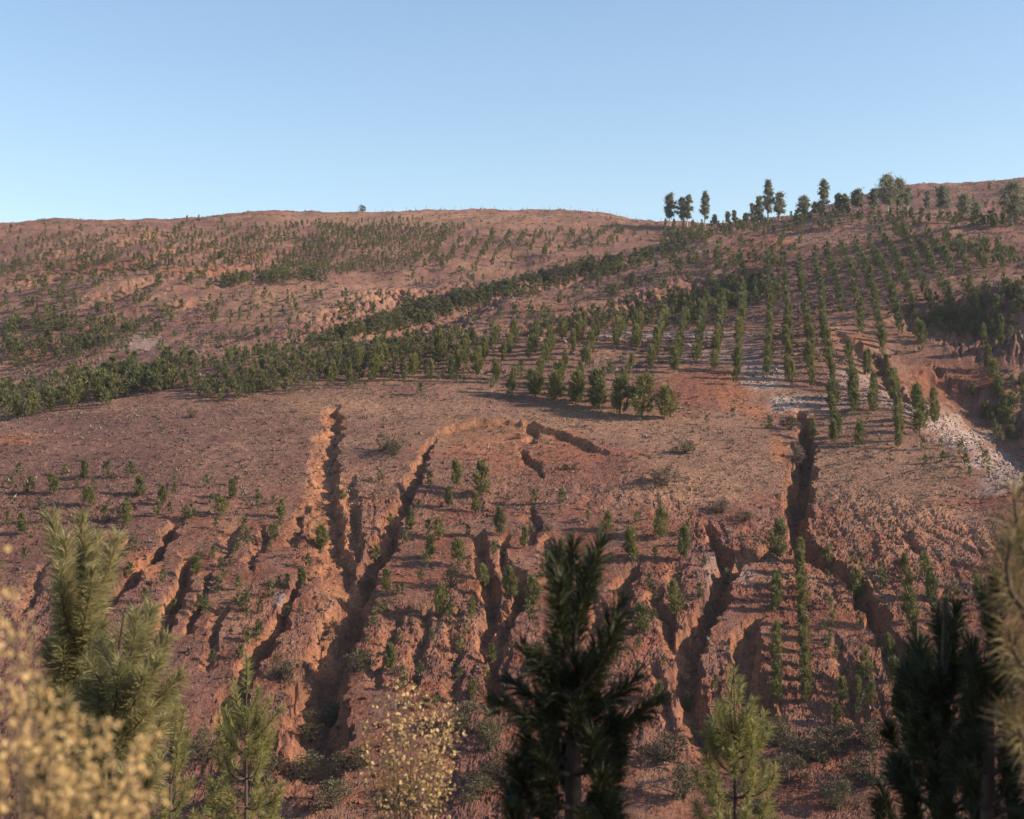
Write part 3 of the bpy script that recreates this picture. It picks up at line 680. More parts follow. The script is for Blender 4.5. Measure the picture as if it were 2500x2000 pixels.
for i in range(17):      # slanting rows on the far hill
    u0 = 560 + i * 19
    row([(u0, 588 - i * 1.0), (u0 + 62, 530 - i), (u0 + 112, 482)], 'farrow', i, h=2.1, step=3.4, miss=0.08, jit=.2)
for i in range(12):
    u0 = 905 + i * 34
    row([(u0, 565 - i * 4), (u0 + 32, 500 - i)], 'farrow', 20 + i, h=2.2, step=3.6, miss=0.1, jit=.2)
for i in range(26):      # faint slanting rows far left
    u0 = -160 + i * 32
    row([(u0, 612 - i * 2.2), (u0 + 170, 545 - i * 2.2), (u0 + 250, 500 - i * 1.4)], 'farrow', 70 + i, h=2.0, step=3.6, miss=0.15, jit=.2)
for i in range(5):
    u0 = 1395 + i * 19
    row([(u0, 528 - i * 7), (u0 + 6, 476)], 'farrow', 40 + i, h=2.5, step=3.4, miss=0.1)
for i in range(9):
    u0 = 20 + i * 34
    row([(u0, 770 - i * 5), (u0 + 60, 700 - i * 4)], 'farrow', 50 + i, h=2.2, step=3.2, miss=0.15, jit=.2)
for i in range(24):      # short rows feeding into the belt
    u0 = 420 + i * 23
    row([(u0, 838 - i * 4.6), (u0 + 42, 800 - i * 4.2)], 'belt_rows', i + 1, h=2.1, step=3.0, miss=0.25)

# the 300 that show largest become trees of their own, the rest one stand
for p in PINES: p['px'] = p['h'] / p['y'] * F
inframe = [p for p in PINES if -20 < p['u'] < 2176]
inframe.sort(key=lambda p: -p['px'] - (6 if p['zone'] not in ('belt', 'far', 'farrow', 'belt_rows') else 0))
BIG = inframe[:298]
big_ids = set(id(p) for p in BIG)
REST = [p for p in PINES if id(p) not in big_ids]
ZT = {'purple': 'among pines scattered on the purple-brown left slope', 'lowleft': 'among pines around the small gullies at lower left',
      'leftbank': 'among pines left of the long bright gully', 'between': 'among pines between the twin gullies left of centre',
      'bowl': 'among pines in the bowl under the curved scarp', 'rough': 'among pines on the rough slope at lower centre',
      'leftof9': 'among pines left of the shadowed forked gully', 'between98': 'among scattered pines between the two big right gullies',
      'rightof8': 'among pines right of the deep right gully', 'shoulder_foot': 'among pines at the foot of the right planted rows',
      'brow_end': 'among bushy pines ending the rows on the brow'}
from collections import defaultdict
zone_lists = defaultdict(list); loose = defaultdict(list)
for p in BIG: zone_lists[p['zone']].append(p)
for zname, lst in zone_lists.items():
    if zname in ZT:
        lst.sort(key=lambda p: p['u'])
        for i, p in enumerate(lst):
            p['label'] = f"young green pine, {ordinal(i + 1)} from left {ZT[zname]}"; p['group'] = 'pines scattered on the near slope'
    elif zname in ('uphill', 'shoulder', 'brow'):
        rows_ = defaultdict(list)
        for p in lst: rows_[p['row']].append(p)
        ks = sorted(rows_, key=lambda k_: min(rows_[k_], key=lambda p: -p['v'])['u'])
        where = {'uphill': 'long uphill rows on the right', 'shoulder': 'rows crossing the pale shoulder', 'brow': 'slanting rows on the brow'}[zname]
        for j, k_ in enumerate(ks):
            rows_[k_].sort(key=lambda p: -p['v'])
            for i, p in enumerate(rows_[k_]):
                p['label'] = f"pine {ordinal(i + 1)} from bottom, {ordinal(j + 1)} from left of {where}"; p['group'] = where
    elif zname in ('column', 'column_left'):
        lst.sort(key=lambda p: -p['v'])
        where = 'straight pine column with striped shadows at lower right' if zname == 'column' else 'broken pine column just left of the striped one'
        for i, p in enumerate(lst):
            p['label'] = f"{ordinal(i + 1)} pine from bottom of the {where}"; p['group'] = 'pine columns at lower right'
    else:
        zl = 'far' if zname in ('far', 'farrow') else 'belt'
        loose[zl] += lst
for zl, lst in loose.items():
    lst.sort(key=lambda p: p['u'])
    for i, p in enumerate(lst):
        if zl == 'belt': p['label'] = f"dark pine crowded in the left crest belt, {ordinal(i + 1)} counting from left"; p['group'] = 'pines crowded in the left belt'
        else: p['label'] = f"taller dark pine of the shaded hollows, {ordinal(i + 1)} counting from left"; p['group'] = 'pines of the distant hollows'
for i, p in enumerate(BIG):
    root = bpy.data.objects.new('young_pine', None); COL.objects.link(root)
    root.empty_display_size = 0.3
    root.location = (p['x'], p['y'], p['z'])
    root.rotation_euler = (random.uniform(-.09, .09), random.uniform(-.09, .09), random.uniform(0, 6.28))
    s = p['h'] * 1.02; w = s * p['w'] * random.uniform(.9, 1.12)
    root.scale = (w, w, s)
    k = random.randrange(7)
    tag(root, p['label'], 'pine tree', p['group'])
    t_ = bpy.data.objects.new('trunk', TRUNKS[k]); COL.objects.link(t_); t_.parent = root
    c_ = bpy.data.objects.new('crown', CROWNS[k]); COL.objects.link(c_); c_.parent = root
# the stand
VV = []; FF = []; CC = []; o = 0
for p in REST:
    V, Fc = LOW[random.randrange(4)]
    a = random.uniform(0, 6.28); ca, sa = math.cos(a), math.sin(a); s = p['h']; w = s * p['w']
    W = np.stack([(V[:, 0] * ca - V[:, 1] * sa) * w, (V[:, 0] * sa + V[:, 1] * ca) * w, V[:, 2] * s], -1) + (p['x'], p['y'], p['z'])
    VV.append(W); FF.append(Fc + o); o += len(V)
    base = random.random() * .7
    CC.append(np.repeat(np.clip(base + rng.uniform(0, .3, len(V)), 0, 1)[:, None], 3, 1))
m = mesh_np('pine_stand', np.concatenate(VV), np.concatenate(FF), np.concatenate(CC).astype(np.float32)); m.materials.append(M_pine_far)
tag(link('pine_stand', m), 'mass of small dark pines planted over the distant slopes', 'pine plantation', kind='stuff')
print('pines', len(PINES), 'stand tris', sum(len(f) for f in FF))

# ------------------------------------------------------------------ gum trees on the skyline
def gum(u, v, top, wpx, seed, label, lean=0.0, bare=0.28, narrow=False):
    p = cast(H, u, v); y = p[1]; h = (v - top) * y / F; w = wpx * y / F
    r = np.random.default_rng(seed)
    root = bpy.data.objects.new('gum_tree', None); COL.objects.link(root); root.location = p
    tag(root, label, 'tree', 'gum trees along the skyline')
    path = np.array([(0, 0, -0.5), (lean * .2 * w, 0, h * .3), (lean * .35 * w + r.normal() * .1, r.normal() * .2, h * .62), (lean * .5 * w, 0, h * .97)])
    rad = 0.018 * h + 0.05
    V, Fc = tube(path, [rad, rad * .8, rad * .5, rad * .1], 6)
    m = mesh_np('trunk', V, Fc, smooth=True); m.materials.append(M_bark_pale); link('trunk', m, root)
    br = []; clumps = []
    nb = max(10, int(22 * h / 10))
    for i in range(nb):
        f = bare + (0.96 - bare) * (i + r.uniform(0, .8)) / nb
        b0 = np.array([np.interp(f, [0, .3, .62, 1], path[:, k]) for k in range(3)])
        q = (f - bare) / (1 - bare)
        reach = w * .47 * (np.sin(np.pi * np.clip(q * .84 + .13, 0, 1)) ** .7) * (1.1 - .5 * q) * r.uniform(.45, 1.1)
        az = i * 2.4 + r.uniform(-.5, .5)
        tip = b0 + np.array([np.cos(az) * reach, np.sin(az) * reach, h * r.uniform(.04, .13)])
        br.append(tube([b0, (b0 + tip) / 2 + (0, 0, h * .01), tip], [rad * .35, rad * .22, .02], 4))
        clumps.append((tip, max(.35, w * r.uniform(.10, .19))))
        if r.random() < .8: clumps.append(((b0 + tip) / 2 + r.normal(size=3) * w * .07, max(.3, w * r.uniform(.08, .15))))
    for f in np.arange(bare + .05, .98, .06): clumps.append((np.array([np.interp(f, [0, .3, .62, 1], path[:, k]) for k in range(3)]) + r.normal(size=3) * w * .05, w * .15 * (1.15 - .6 * f) + .12))
    clumps.append((path[-1], w * .07 + .15)); clumps.append((path[-1] - (0, 0, h * .07), w * .10 + .2))
    V, Fc = join(br); m = mesh_np('limbs', V, Fc); m.materials.append(M_bark_pale); tag(link('limbs', m, root), kind='stuff')
    P = []; Dr = []
    for c, s in clumps:
        n = int(60 + 90 * s)
        d = unit(r.normal(size=(n, 3))); q = c + d * (s * np.abs(r.normal(size=(n, 1))) * .72) * np.array([1, 1, .85])
        P.append(q); Dr.append(unit(d * .5 + np.array([0, 0, -.6]) + r.normal(size=(n, 3)) * .5))
    P = np.concatenate(P); Dr = np.concatenate(Dr); n = len(P)
    V, Fc = blades(P, Dr, r.uniform(.32, .6, n), r.uniform(.16, .30, n), r)
    m = mesh_np('crown', V, Fc); m.materials.append(M_euc); link('crown', m, root)
GUMS = [(1410, 474, 411, 32, 'gum tree standing leftmost on the skyline, narrow grey-green crown on bare stem', 0),
        (1438, 475, 417, 22, 'left stem of the paired gum trees on the open skyline', -.2), (1446, 475, 411, 22, 'right stem of the paired gum trees on the open skyline', .3),
        (1484, 476, 405, 22, 'slim solitary gum tree with pinched waist, third clump along the skyline', 0),
        (1505, 470, 453, 12, 'tiny gum sapling just right of the slim solitary skyline tree', 0), (1532, 466, 446, 10, 'small round-headed gum sapling in the wide skyline gap', 0), (1546, 466, 444, 10, 'thin gum sapling beside the round-headed one in the skyline gap', 0),
        (1571, 463, 450, 12, 'low gum sapling left of the tall skyline group', 0),
        (1586, 468, 430, 20, 'short ragged gum at the left of the tall skyline group', -.2), (1598, 468, 415, 24, 'middle-height gum beside the tallest narrow skyline tree', 0),
        (1617, 466, 382, 26, 'tallest narrow gum tree with spire top on the skyline', 0), (1641, 462, 407, 34, 'broad dense gum touching the tallest skyline spire on its right', 0),
        (1693, 450, 414, 30, 'rounded gum tree left of the second tall skyline spire', 0), (1716, 447, 426, 14, 'small gum at the foot of the second tall spire', 0), (1726, 446, 425, 13, 'small leaning gum against the second tall spire', .3),
        (1735, 449, 380, 26, 'second tall narrow gum spire, standing where the back hill begins', 0), (1765, 443, 408, 22, 'gum with thin stem, left end of the flat-topped grove', 0),
        (1780, 441, 411, 22, 'dark low gum inside the flat-topped grove', 0), (1804, 444, 399, 34, 'flat-topped pale-stemmed gum at the right of the grove', .1), (1840, 438, 398, 26, 'gum tucked against the left of the big dark pair', 0),
        (1869, 447, 370, 50, 'big dark gum, taller left half of the massive pair', 0), (1891, 447, 379, 44, 'big dark gum, right half of the massive pair', .1), (1911, 440, 396, 26, 'paler gum peeping out right of the massive pair', 0),
        (1952, 438, 404, 18, 'thin sparse gum alone before the back hill', 0), (1985, 450, 393, 38, 'round gum before the back hill, right of the sparse one', 0), (2030, 457, 411, 38, 'wide low gum before the back hill', 0),
        (2056, 457, 426, 26, 'small dark gum beside the wide low one', 0), (2132, 472, 384, 56, 'large gum near the right edge of the skyline', 0), (2156, 462, 415, 36, 'gum cut by the right edge of the picture', 0)]
for i, (u, v, tp, w, lb, ln) in enumerate(GUMS):
    gum(u, v + 2, tp, w * 1.0, 500 + i, lb, ln, bare=0.24 if v - tp > 40 else .15)

# ------------------------------------------------------------------ shrubs
def bush_mesh(seed, mat, leaves=1500, size=.062):
    r = np.random.default_rng(seed); P = []; Dr = []; br = []
    for i in range(13):
        az = r.uniform(0, 6.28); rr = r.uniform(.05, .46); c = np.array([np.cos(az) * rr, np.sin(az) * rr, r.uniform(.12, .85) * (1.1 - rr * .9)])
        s = r.uniform(.09, .24); n = leaves // 13
        d = unit(r.normal(size=(n, 3))); P.append(c + d * s * r.uniform(.2, 1, (n, 1)) ** .5); Dr.append(unit(d + (0, 0, .5) + r.normal(size=(n, 3)) * .5))
        br.append(tube([(0, 0, -.08), c * (.45, .45, .5), c], [.022, .014, .005], 4))
    P = np.concatenate(P); Dr = np.concatenate(Dr); n = len(P)
    V, Fc = blades(P, Dr, r.uniform(.6, 1.3, n) * size, r.uniform(.5, 1.2, n) * size * .55, r)
    f = mesh_np('foliage', V, Fc); f.materials.append(mat)
    V, Fc = join(br); s_ = mesh_np('stems', V, Fc); s_.materials.append(M_bark)
    return f, s_
BM = {'grey': [bush_mesh(600 + i, M_bush) for i in range(3)], 'dark': [bush_mesh(610 + i, M_bush_dark) for i in range(3)], 'brown': [bush_mesh(620 + i, M_bush_brown) for i in range(3)]}
def shrub(u, v, wpx, hpx, kind, label, group, name='shrub', pos=None):
    p = cast(H, u, v) if pos is None else pos
    root = bpy.data.objects.new(name, None); COL.objects.link(root)
    root.location = p; sx = wpx * p[1] / F; root.scale = (sx, sx * .9, hpx * p[1] / F * 1.1); root.rotation_euler = (0, 0, random.uniform(0, 6.28))
    f, s_ = random.choice(BM[kind])
    tag(root, label, 'shrub', group)
    for nm, d in (('foliage', f), ('stems', s_)):
        c = bpy.data.objects.new(nm, d); COL.objects.link(c); c.parent = root
        if nm == 'stems': c['kind'] = 'stuff'
NS = 'shrubs on the near slope'
for a in [(832, 958, 62, 40, 'grey', 'round grey-green shrub beside the head of the long bright gully'), (806, 950, 30, 36, 'dark', 'darker upright shrub at the left of the grey-green gully-head shrub'),
          (1400, 1022, 72, 56, 'brown', 'spiky brownish-grey shrub on the tan slope left of the deep gully'), (1440, 955, 62, 28, 'grey', 'low spreading olive shrub on the tan brow'),
          (952, 1238, 62, 46, 'dark', 'dark rounded shrub with black shadow right of the twin gullies'), (1520, 1080, 64, 32, 'brown', 'flat brown shrub above the forked gully'),
          (1570, 1096, 60, 22, 'grey', 'low grey shrub just right of the flat brown one'), (1676, 985, 44, 46, 'brown', 'brown thicket inside the deep right gully'),
          (1665, 905, 50, 30, 'dark', 'dark scrub at the head of the deep right gully'), (405, 880, 22, 22, 'dark', 'lone dark bush on the smooth left brow casting a long shadow'),
          (748, 1415, 70, 46, 'grey', 'olive scrub at the foot of the twin gullies'), (700, 1530, 110, 50, 'dark', 'dark scrub filling the lower end of the twin gullies'), (655, 1560, 70, 50, 'dark', 'low dark scrub left of the twin gully mouth'),
          (780, 1400, 50, 36, 'dark', 'dark bush on the bank right of the gully foot'), (990, 1545, 110, 75, 'grey', 'olive bush behind the dry golden shrub'), (1030, 1580, 90, 70, 'grey', 'pale olive bush left of the black pine foot'),
          (1640, 1570, 90, 60, 'grey', 'olive scrub at the foot of the striped column'), (1780, 1580, 100, 60, 'dark', 'dark green scrub low at the right bottom'), (1850, 1575, 90, 56, 'grey', 'grassy olive scrub low at the right bottom'),
          (1090, 925, 26, 14, 'grey', 'tiny grey bush inside the curved scarp bowl'), (1210, 990, 30, 16, 'grey', 'small grey bush on the right of the scarp bowl'), (1120, 1120, 22, 16, 'grey', 'small silvery bush below the scarp bowl'),
          (1155, 1118, 24, 16, 'grey', 'second small silvery bush below the scarp bowl'), (600, 1430, 70, 60, 'dark', 'dark scrub left of the bright gully foot'), (1190, 990, 24, 14, 'dark', 'small dark bush in the scarp bowl')]:
    shrub(*a, NS)
CR = 'thicket shrubs along the distant creek'
cpts = [(660, 730), (690, 718), (720, 712), (752, 704), (780, 696), (806, 690), (832, 684), (858, 676), (880, 664), (902, 660), (925, 652), (948, 644), (985, 634), (1020, 622), (1052, 614), (1085, 606), (1120, 598), (1160, 590), (1200, 580)]
for i, (u, v) in enumerate(cpts):
    shrub(u, v, random.uniform(30, 52), random.uniform(20, 36), 'dark' if i % 3 else 'grey', f'dark thicket bush, {ordinal(i + 1)} from left along the distant creek line', CR)
for i, (u, v) in enumerate([(1110, 706), (1180, 700), (1215, 692), (1262, 690), (1300, 690), (1345, 676), (1392, 664), (1430, 652), (1475, 636), (1520, 615), (1290, 625), (1330, 606), (1365, 594)]):
    shrub(u, v, random.uniform(30, 54), random.uniform(22, 36), 'dark', f'dark bush, {ordinal(i + 1)} along the shaded hollow behind the dome crest', 'bushes in the shaded hollow')
shrub(763, 446, 18, 19, 'dark', 'lone conical tree standing on the far ridge top', 'lone ridge tree', 'ridge_tree')

# ------------------------------------------------------------------ fence on the far ridge
fz = bpy.data.objects.new('ridge_fence', None); COL.objects.link(fz)
tag(fz, 'thin line of fence posts running along the far ridge', 'fence')
V, Fc = tube([(0, 0, -.3), (0, 0, .8), (0, 0, 1.55)], [.09, .08, .07], 6); pm = mesh_np('post', V, Fc); pm.materials.append(M_post)
tops = []
for i in range(34):
    u = 790 + i * 20.5 + random.uniform(-8, 8)
    t = (u - CX) / F; ci = int(np.searchsorted(T1, t)); k0 = int(np.searchsorted(D1, 180)); kk = k0 + int(np.argmax(H[k0:, ci] / D1[k0:]))
    y = D1[kk] * S; x = t * y; z = ground(H, x, y)
    o = bpy.data.objects.new('post', pm); COL.objects.link(o); o.parent = fz; o.location = (x, y, z); o.scale = (.8, .8, random.uniform(.5, 1.15)); o.rotation_euler = (random.uniform(-.06, .06), random.uniform(-.08, .08), 0)
    tops.append((x, y, z))
for hh in (.6, 1.2):
    V, Fc = tube([(a, b, c + hh) for a, b, c in tops], [.006] * len(tops), 3); wm = mesh_np('wire', V, Fc); wm.materials.append(M_post); link('wire', wm, fz)

# ------------------------------------------------------------------ grass tufts and dwarf scrub over the slopes
def tufts(n, dmin, dmax, smin, smax, dens, name, label, mean):
    r = np.random.default_rng(hash(name) % 1000 if False else 900 + n % 97)
    t = r.uniform(-0.38, 0.38, n * 2); d = dmin * (dmax / dmin) ** r.uniform(0, 1, n * 2)
    y = d * S; x = t * y
    keep = dens(x, y, d, r) > r.uniform(0, 1, n * 2)
    t, d, x, y = t[keep][:n], d[keep][:n], x[keep][:n], y[keep][:n]
    z = bilerp(H, T1, D1, t, d)
    m = len(x); nb = 7
    s = r.uniform(smin, smax, m) * r.choice([.6, .8, 1, 1, 1.5], m)
    az = r.uniform(0, 6.28, (m, nb)); el = r.uniform(.25, 1.3, (m, nb))
    dr = np.stack([np.cos(az) * np.cos(el), np.sin(az) * np.cos(el), np.sin(el)], -1)
    off = np.stack([np.cos(az), np.sin(az), 0 * az], -1) * (s[:, None, None] * r.uniform(0, .35, (m, nb, 1)))
    P = np.stack([x, y, z - .03], -1)[:, None] + off
    L = (s[:, None] * r.uniform(.5, 1.0, (m, nb))).ravel()
    V, Fc = blades(P.reshape(-1, 3), dr.reshape(-1, 3), L, L * .42, r)
    c = np.clip(mean(x, y, r) + r.normal(size=m) * .12, 0, 1)
    cc = np.repeat(np.repeat(c, nb * 3)[:, None], 3, 1).astype(np.float32)
    me = mesh_np(name, V, Fc, cc); me.materials.append(M_tuft)
    tag(link(name, me), label, 'grass', kind='stuff')
tufts(28000, 62, 119, .18, .42, lambda x, y, d, r: np.clip(.5 + 1.1 * fbm(x / 7, y / 7, 3, 81), .06, 1) * (.25 + .75 * sstep(70, 92, d)), 'dry_grass', 'dry grass tufts and dwarf scrub dotting the near slope',
      lambda x, y, r: .36 + .4 * fbm(x / 12, y / 12, 2, 83))
tufts(20000, 119, 290, .4, .85, lambda x, y, d, r: np.clip(.3 + 1.1 * fbm(x / 16, y / 16, 3, 85), .03, 1), 'far_scrub', 'low dry scrub speckling the distant slopes',
      lambda x, y, r: .28 + .4 * fbm(x / 25, y / 25, 2, 87))

# ------------------------------------------------------------------ clods and stones on the near slope
r = np.random.default_rng(44); n = 15000
def soil_at(x, y): return Cg[np.clip(np.searchsorted(D1, y / S), 0, len(D1) - 1), np.clip(np.searchsorted(T1, x / y), 0, len(T1) - 1)]
t = r.uniform(-.38, .38, n); d = 58 + 54 * r.uniform(0, 1, n) ** 1.3; x, y = t * d * S, d * S; z = bilerp(H, T1, D1, t, d)
t2 = r.uniform(.1, .37, 60000); d2 = r.uniform(90, 135, 60000); x2, y2 = t2 * d2 * S, d2 * S; pale = soil_at(x2, y2)[:, 2] > .22
x, y, z = np.r_[x, x2[pale][:2600]], np.r_[y, y2[pale][:2600]], np.r_[z, bilerp(H, T1, D1, t2[pale][:2600], d2[pale][:2600])]; n0 = n; n = len(x)
keep = (np.arange(n) >= n0) | (r.uniform(0, 1, n) < np.clip(.35 + fbm(x / 6, y / 6, 3, 91), .05, 1)); x, y, z = x[keep], y[keep], z[keep]; n = len(x)
s_ = r.uniform(.06, .17, n) * r.choice([.8, 1, 1, 1.7], n)
octv = np.array([(1, 0, 0), (-1, 0, 0), (0, 1, 0), (0, -1, 0), (0, 0, 1), (0, 0, -1)], float); octf = np.array([(0, 2, 4), (2, 1, 4), (1, 3, 4), (3, 0, 4), (2, 0, 5), (1, 2, 5), (3, 1, 5), (0, 3, 5)], np.int32)
V = (octv[None] + r.normal(size=(n, 6, 3)) * .28) * s_[:, None, None] + np.stack([x, y, z + s_ * .25], -1)[:, None]
cz = soil_at(x, y) * r.uniform(.7, 1.2, (n, 1))
me = mesh_np('loose_clods', V.reshape(-1, 3), (octf[None] + 6 * np.arange(n)[:, None, None]).reshape(-1, 3), np.repeat(cz, 6, 0).astype(np.float32)); me.materials.append(M_ground)
tag(link('loose_clods', me), 'loose red clods and stones strewn on the near slope', 'stones', kind='stuff')

# ------------------------------------------------------------------ foreground plants
def at(u, v, y): return np.array([(u - CX) / F * y, y, (CY - v) / F * y])
def needles(path, L, n, W, r, spread=0.8, s0=0.1):
    """bent needles all round a shoot"""
    path = np.asarray(path, float); seg = np.linspace(0, 1, len(path))
    s = s0 + (1 - s0) * r.uniform(0, 1, n) ** .8
    P = np.stack([np.interp(s, seg, path[:, k]) for k in range(3)], -1)
    ax = unit(np.stack([np.interp(np.clip(s + .06, 0, 1), seg, path[:, k]) - np.interp(np.clip(s - .06, 0, 1), seg, path[:, k]) for k in range(3)], -1))
    nn = unit(np.cross(ax, r.normal(size=(n, 3))))
    a = (spread * np.where(s > .9, .55, 1.0) * r.uniform(.55, 1.2, n))[:, None]
    d1 = unit(ax * np.cos(a) + nn * np.sin(a)); d2 = unit(d1 + nn * .35 + np.array([0, 0, -.28]))
    l = (L * r.uniform(.65, 1.1, n))[:, None]; sd = unit(np.cross(d1, r.normal(size=(n, 3)))) * W / 2
    mid = P + d1 * l * .55; end = mid + d2 * l * .45
    V = np.stack([P, mid + sd, mid - sd, end], 1).reshape(-1, 3)
    b = np.arange(n)[:, None] * 4
    Fc = np.concatenate([b + [0, 1, 2], b + [1, 3, 2]]).astype(np.int32)
    return V, Fc
def make_shoot(root, path, L, n, W, r, mat, rad=.012, spread=.8, s0=.1):
    path = np.asarray(path, float) - np.array(root.location)
    V, Fc = tube(path, np.linspace(rad, rad * .35, len(path)), 5)
    m = mesh_np('branch', V, Fc, smooth=True); m.materials.append(M_bark); b = link('branch', m, root)
    V, Fc = needles(path, L, n, W, r, spread, s0)
    m = mesh_np('needles', V, Fc); m.materials.append(mat); tag(link('needles', m, b), kind='stuff')
def curve(a, b, bend, n=6):
    a, b = np.asarray(a, float), np.asarray(b, float); t = np.linspace(0, 1, n)[:, None]
    return a * (1 - t) + b * t + np.asarray(bend) * (4 * t * (1 - t))

def fg_pine(y, trunk, shoots, L, n, W, mat, label, seed, whorls=(), name='foreground_pine', spread=.8, rad=.03, jit=.25):
    """trunk: picture points from foot to top; shoots: (u0,v0,u1,v1,depth offset); whorls: (v, reach px, rise px, count)"""
    r = np.random.default_rng(seed)
    top = [at(u, v, y) for u, v in trunk]
    foot = np.array([top[0][0], y, fore_z(top[0][0], y)])
    root = bpy.data.objects.new(name, None); COL.objects.link(root); root.location = foot
    tag(root, label, 'pine tree')
    path = np.array([foot - (0, 0, .2)] + top); rad = rad * (1 if y < 11 else .55)
    V, Fc = tube(path - foot, np.linspace(rad * 1.5, rad * .3, len(path)), 7)
    m = mesh_np('trunk', V, Fc, smooth=True); m.materials.append(M_bark); link('trunk', m, root)
    for u0, v0, u1, v1, dz in shoots:
        a = at(u0, v0 + 20, y + dz * .4); b = at(u1, v1 + .62 * L * F / y, y + dz)
        c = curve(a, b, (r.normal() * .02, r.normal() * .02, -.04))
        make_shoot(root, c, L, int(n * (np.linalg.norm(b - a) / .6)), W, r, mat, spread=spread)
    us = [p[0] for p in trunk]; vs = [p[1] for p in trunk]
    for v, reach, rise, cnt in whorls:
        u = np.interp(-v, [-q for q in vs], us); a = at(u, v, y); px = y / F; az0 = r.uniform(0, 6.28)
        for k in range(cnt):
            az = az0 + 6.28 * k / cnt + r.uniform(-.3, .3); rc = reach * .72 * r.uniform(.7, 1.15) * px
            b = a + np.array([math.cos(az) * rc, math.sin(az) * rc, rise * 1.7 * px * r.uniform(.7, 1.25)])
            c = curve(a, b, (math.cos(az) * rc * .2, math.sin(az) * rc * .2, -rc * .18))
            make_shoot(root, c, L, int(n * (np.linalg.norm(b - a) / .6)), W, r, mat, spread=spread, s0=.25)
    return root
# lit pine with long needles, left
fg_pine(10.5, [(158, 1700), (160, 1480), (160, 1330), (166, 1250), (170, 1140), (176, 1085)],
        [(160, 1300, 112, 1072, .3), (158, 1290, 138, 1118, -.2), (166, 1290, 172, 1070, 0), (170, 1290, 204, 1112, .25), (180, 1280, 246, 1112, -.1), (160, 1340, 128, 1180, -.3), (168, 1330, 195, 1180, -.35),
         (172, 1330, 225, 1200, .3), (160, 1345, 150, 1215, .35), (160, 1380, 190, 1300, -.2), (160, 1390, 130, 1310, .2)],
        .165, 760, .0058, M_pine_fg, 'tall lit pine with several bottle-brush leaders in the left foreground', 31,
        whorls=[(1410, 55, 80, 6), (1480, 80, 75, 6), (1560, 110, 60, 7), (1640, 130, 50, 7), (1720, 140, 50, 7)])
fg_pine(9.8, [(232, 1760), (238, 1560), (245, 1420), (262, 1290)],
        [(240, 1440, 318, 1262, .2), (240, 1420, 285, 1275, -.2), (238, 1420, 262, 1290, .1), (240, 1460, 345, 1325, .1), (236, 1470, 330, 1370, -.3), (238, 1440, 215, 1330, .2), (236, 1480, 190, 1370, -.2), (240, 1500, 372, 1400, 0),
         (238, 1500, 300, 1400, -.4), (238, 1510, 352, 1440, .3), (236, 1500, 250, 1380, -.4), (236, 1540, 310, 1470, -.2)],
        .165, 680, .0058, M_pine_fg, 'bushier pine lower and right of the tall lit one, leaning right', 32, whorls=[(1520, 95, 50, 7), (1600, 120, 40, 7), (1680, 130, 30, 6)])
fg_pine(15, [(518, 1760), (518, 1600), (518, 1480), (518, 1368)],
        [(518, 1450, 520, 1372, 0), (518, 1500, 494, 1430, .2), (518, 1500, 545, 1440, -.2), (518, 1540, 478, 1470, .2), (518, 1540, 566, 1462, .1), (518, 1560, 590, 1480, -.3), (518, 1570, 462, 1505, -.3)],
        .12, 380, .006, M_pine_fresh, 'small yellow-green pine with one upright candle, lower left foreground', 33, whorls=[(1545, 60, 26, 6), (1590, 84, 32, 8), (1640, 90, 40, 7), (1700, 100, 30, 7), (1750, 110, 30, 8), (1800, 120, 30, 8)])
fg_pine(16, [(358, 1750), (360, 1600), (361, 1500), (362, 1415)], [(360, 1500, 362, 1415, 0), (360, 1530, 352, 1450, .2), (360, 1540, 372, 1460, -.2)],
        .11, 380, .006, M_pine_fresh, 'slim young pine candle just right of the straw-coloured shrub', 34, whorls=[(1590, 40, 60, 5), (1650, 60, 50, 6), (1710, 80, 40, 6), (1770, 90, 40, 7)])
fg_pine(13, [(1548, 1760), (1548, 1600), (1547, 1500), (1545, 1396)],
        [(1547, 1480, 1545, 1400, 0), (1547, 1470, 1560, 1420, .1), (1548, 1540, 1515, 1470, .2), (1548, 1540, 1585, 1460, -.2), (1548, 1560, 1500, 1500, -.2), (1548, 1560, 1608, 1490, .2), (1548, 1580, 1620, 1520, 0), (1548, 1580, 1486, 1530, .1)],
        .12, 420, .0055, M_pine_fresh, 'bright yellow-green pine top right of the black pine', 35, whorls=[(1545, 50, 26, 6), (1585, 76, 30, 8), (1630, 96, 36, 8), (1680, 105, 30, 8), (1740, 120, 30, 8), (1800, 130, 30, 8)])
# dark pines
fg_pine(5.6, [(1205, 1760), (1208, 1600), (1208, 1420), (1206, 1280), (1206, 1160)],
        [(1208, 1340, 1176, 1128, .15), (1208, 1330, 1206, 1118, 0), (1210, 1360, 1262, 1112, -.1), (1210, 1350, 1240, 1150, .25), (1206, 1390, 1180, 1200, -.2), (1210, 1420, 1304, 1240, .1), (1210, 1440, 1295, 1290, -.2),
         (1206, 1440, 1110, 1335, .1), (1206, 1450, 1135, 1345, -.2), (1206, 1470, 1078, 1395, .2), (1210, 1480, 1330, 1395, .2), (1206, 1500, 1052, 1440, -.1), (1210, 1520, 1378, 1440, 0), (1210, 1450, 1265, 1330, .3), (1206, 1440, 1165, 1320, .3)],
        .125, 760, .005, M_pine_shade, 'black shaded pine with forked top in the middle foreground', 36, whorls=[(1510, 46, 55, 4), (1570, 80, 55, 5), (1630, 130, 55, 7), (1700, 170, 50, 7), (1780, 190, 50, 7)], spread=.6)
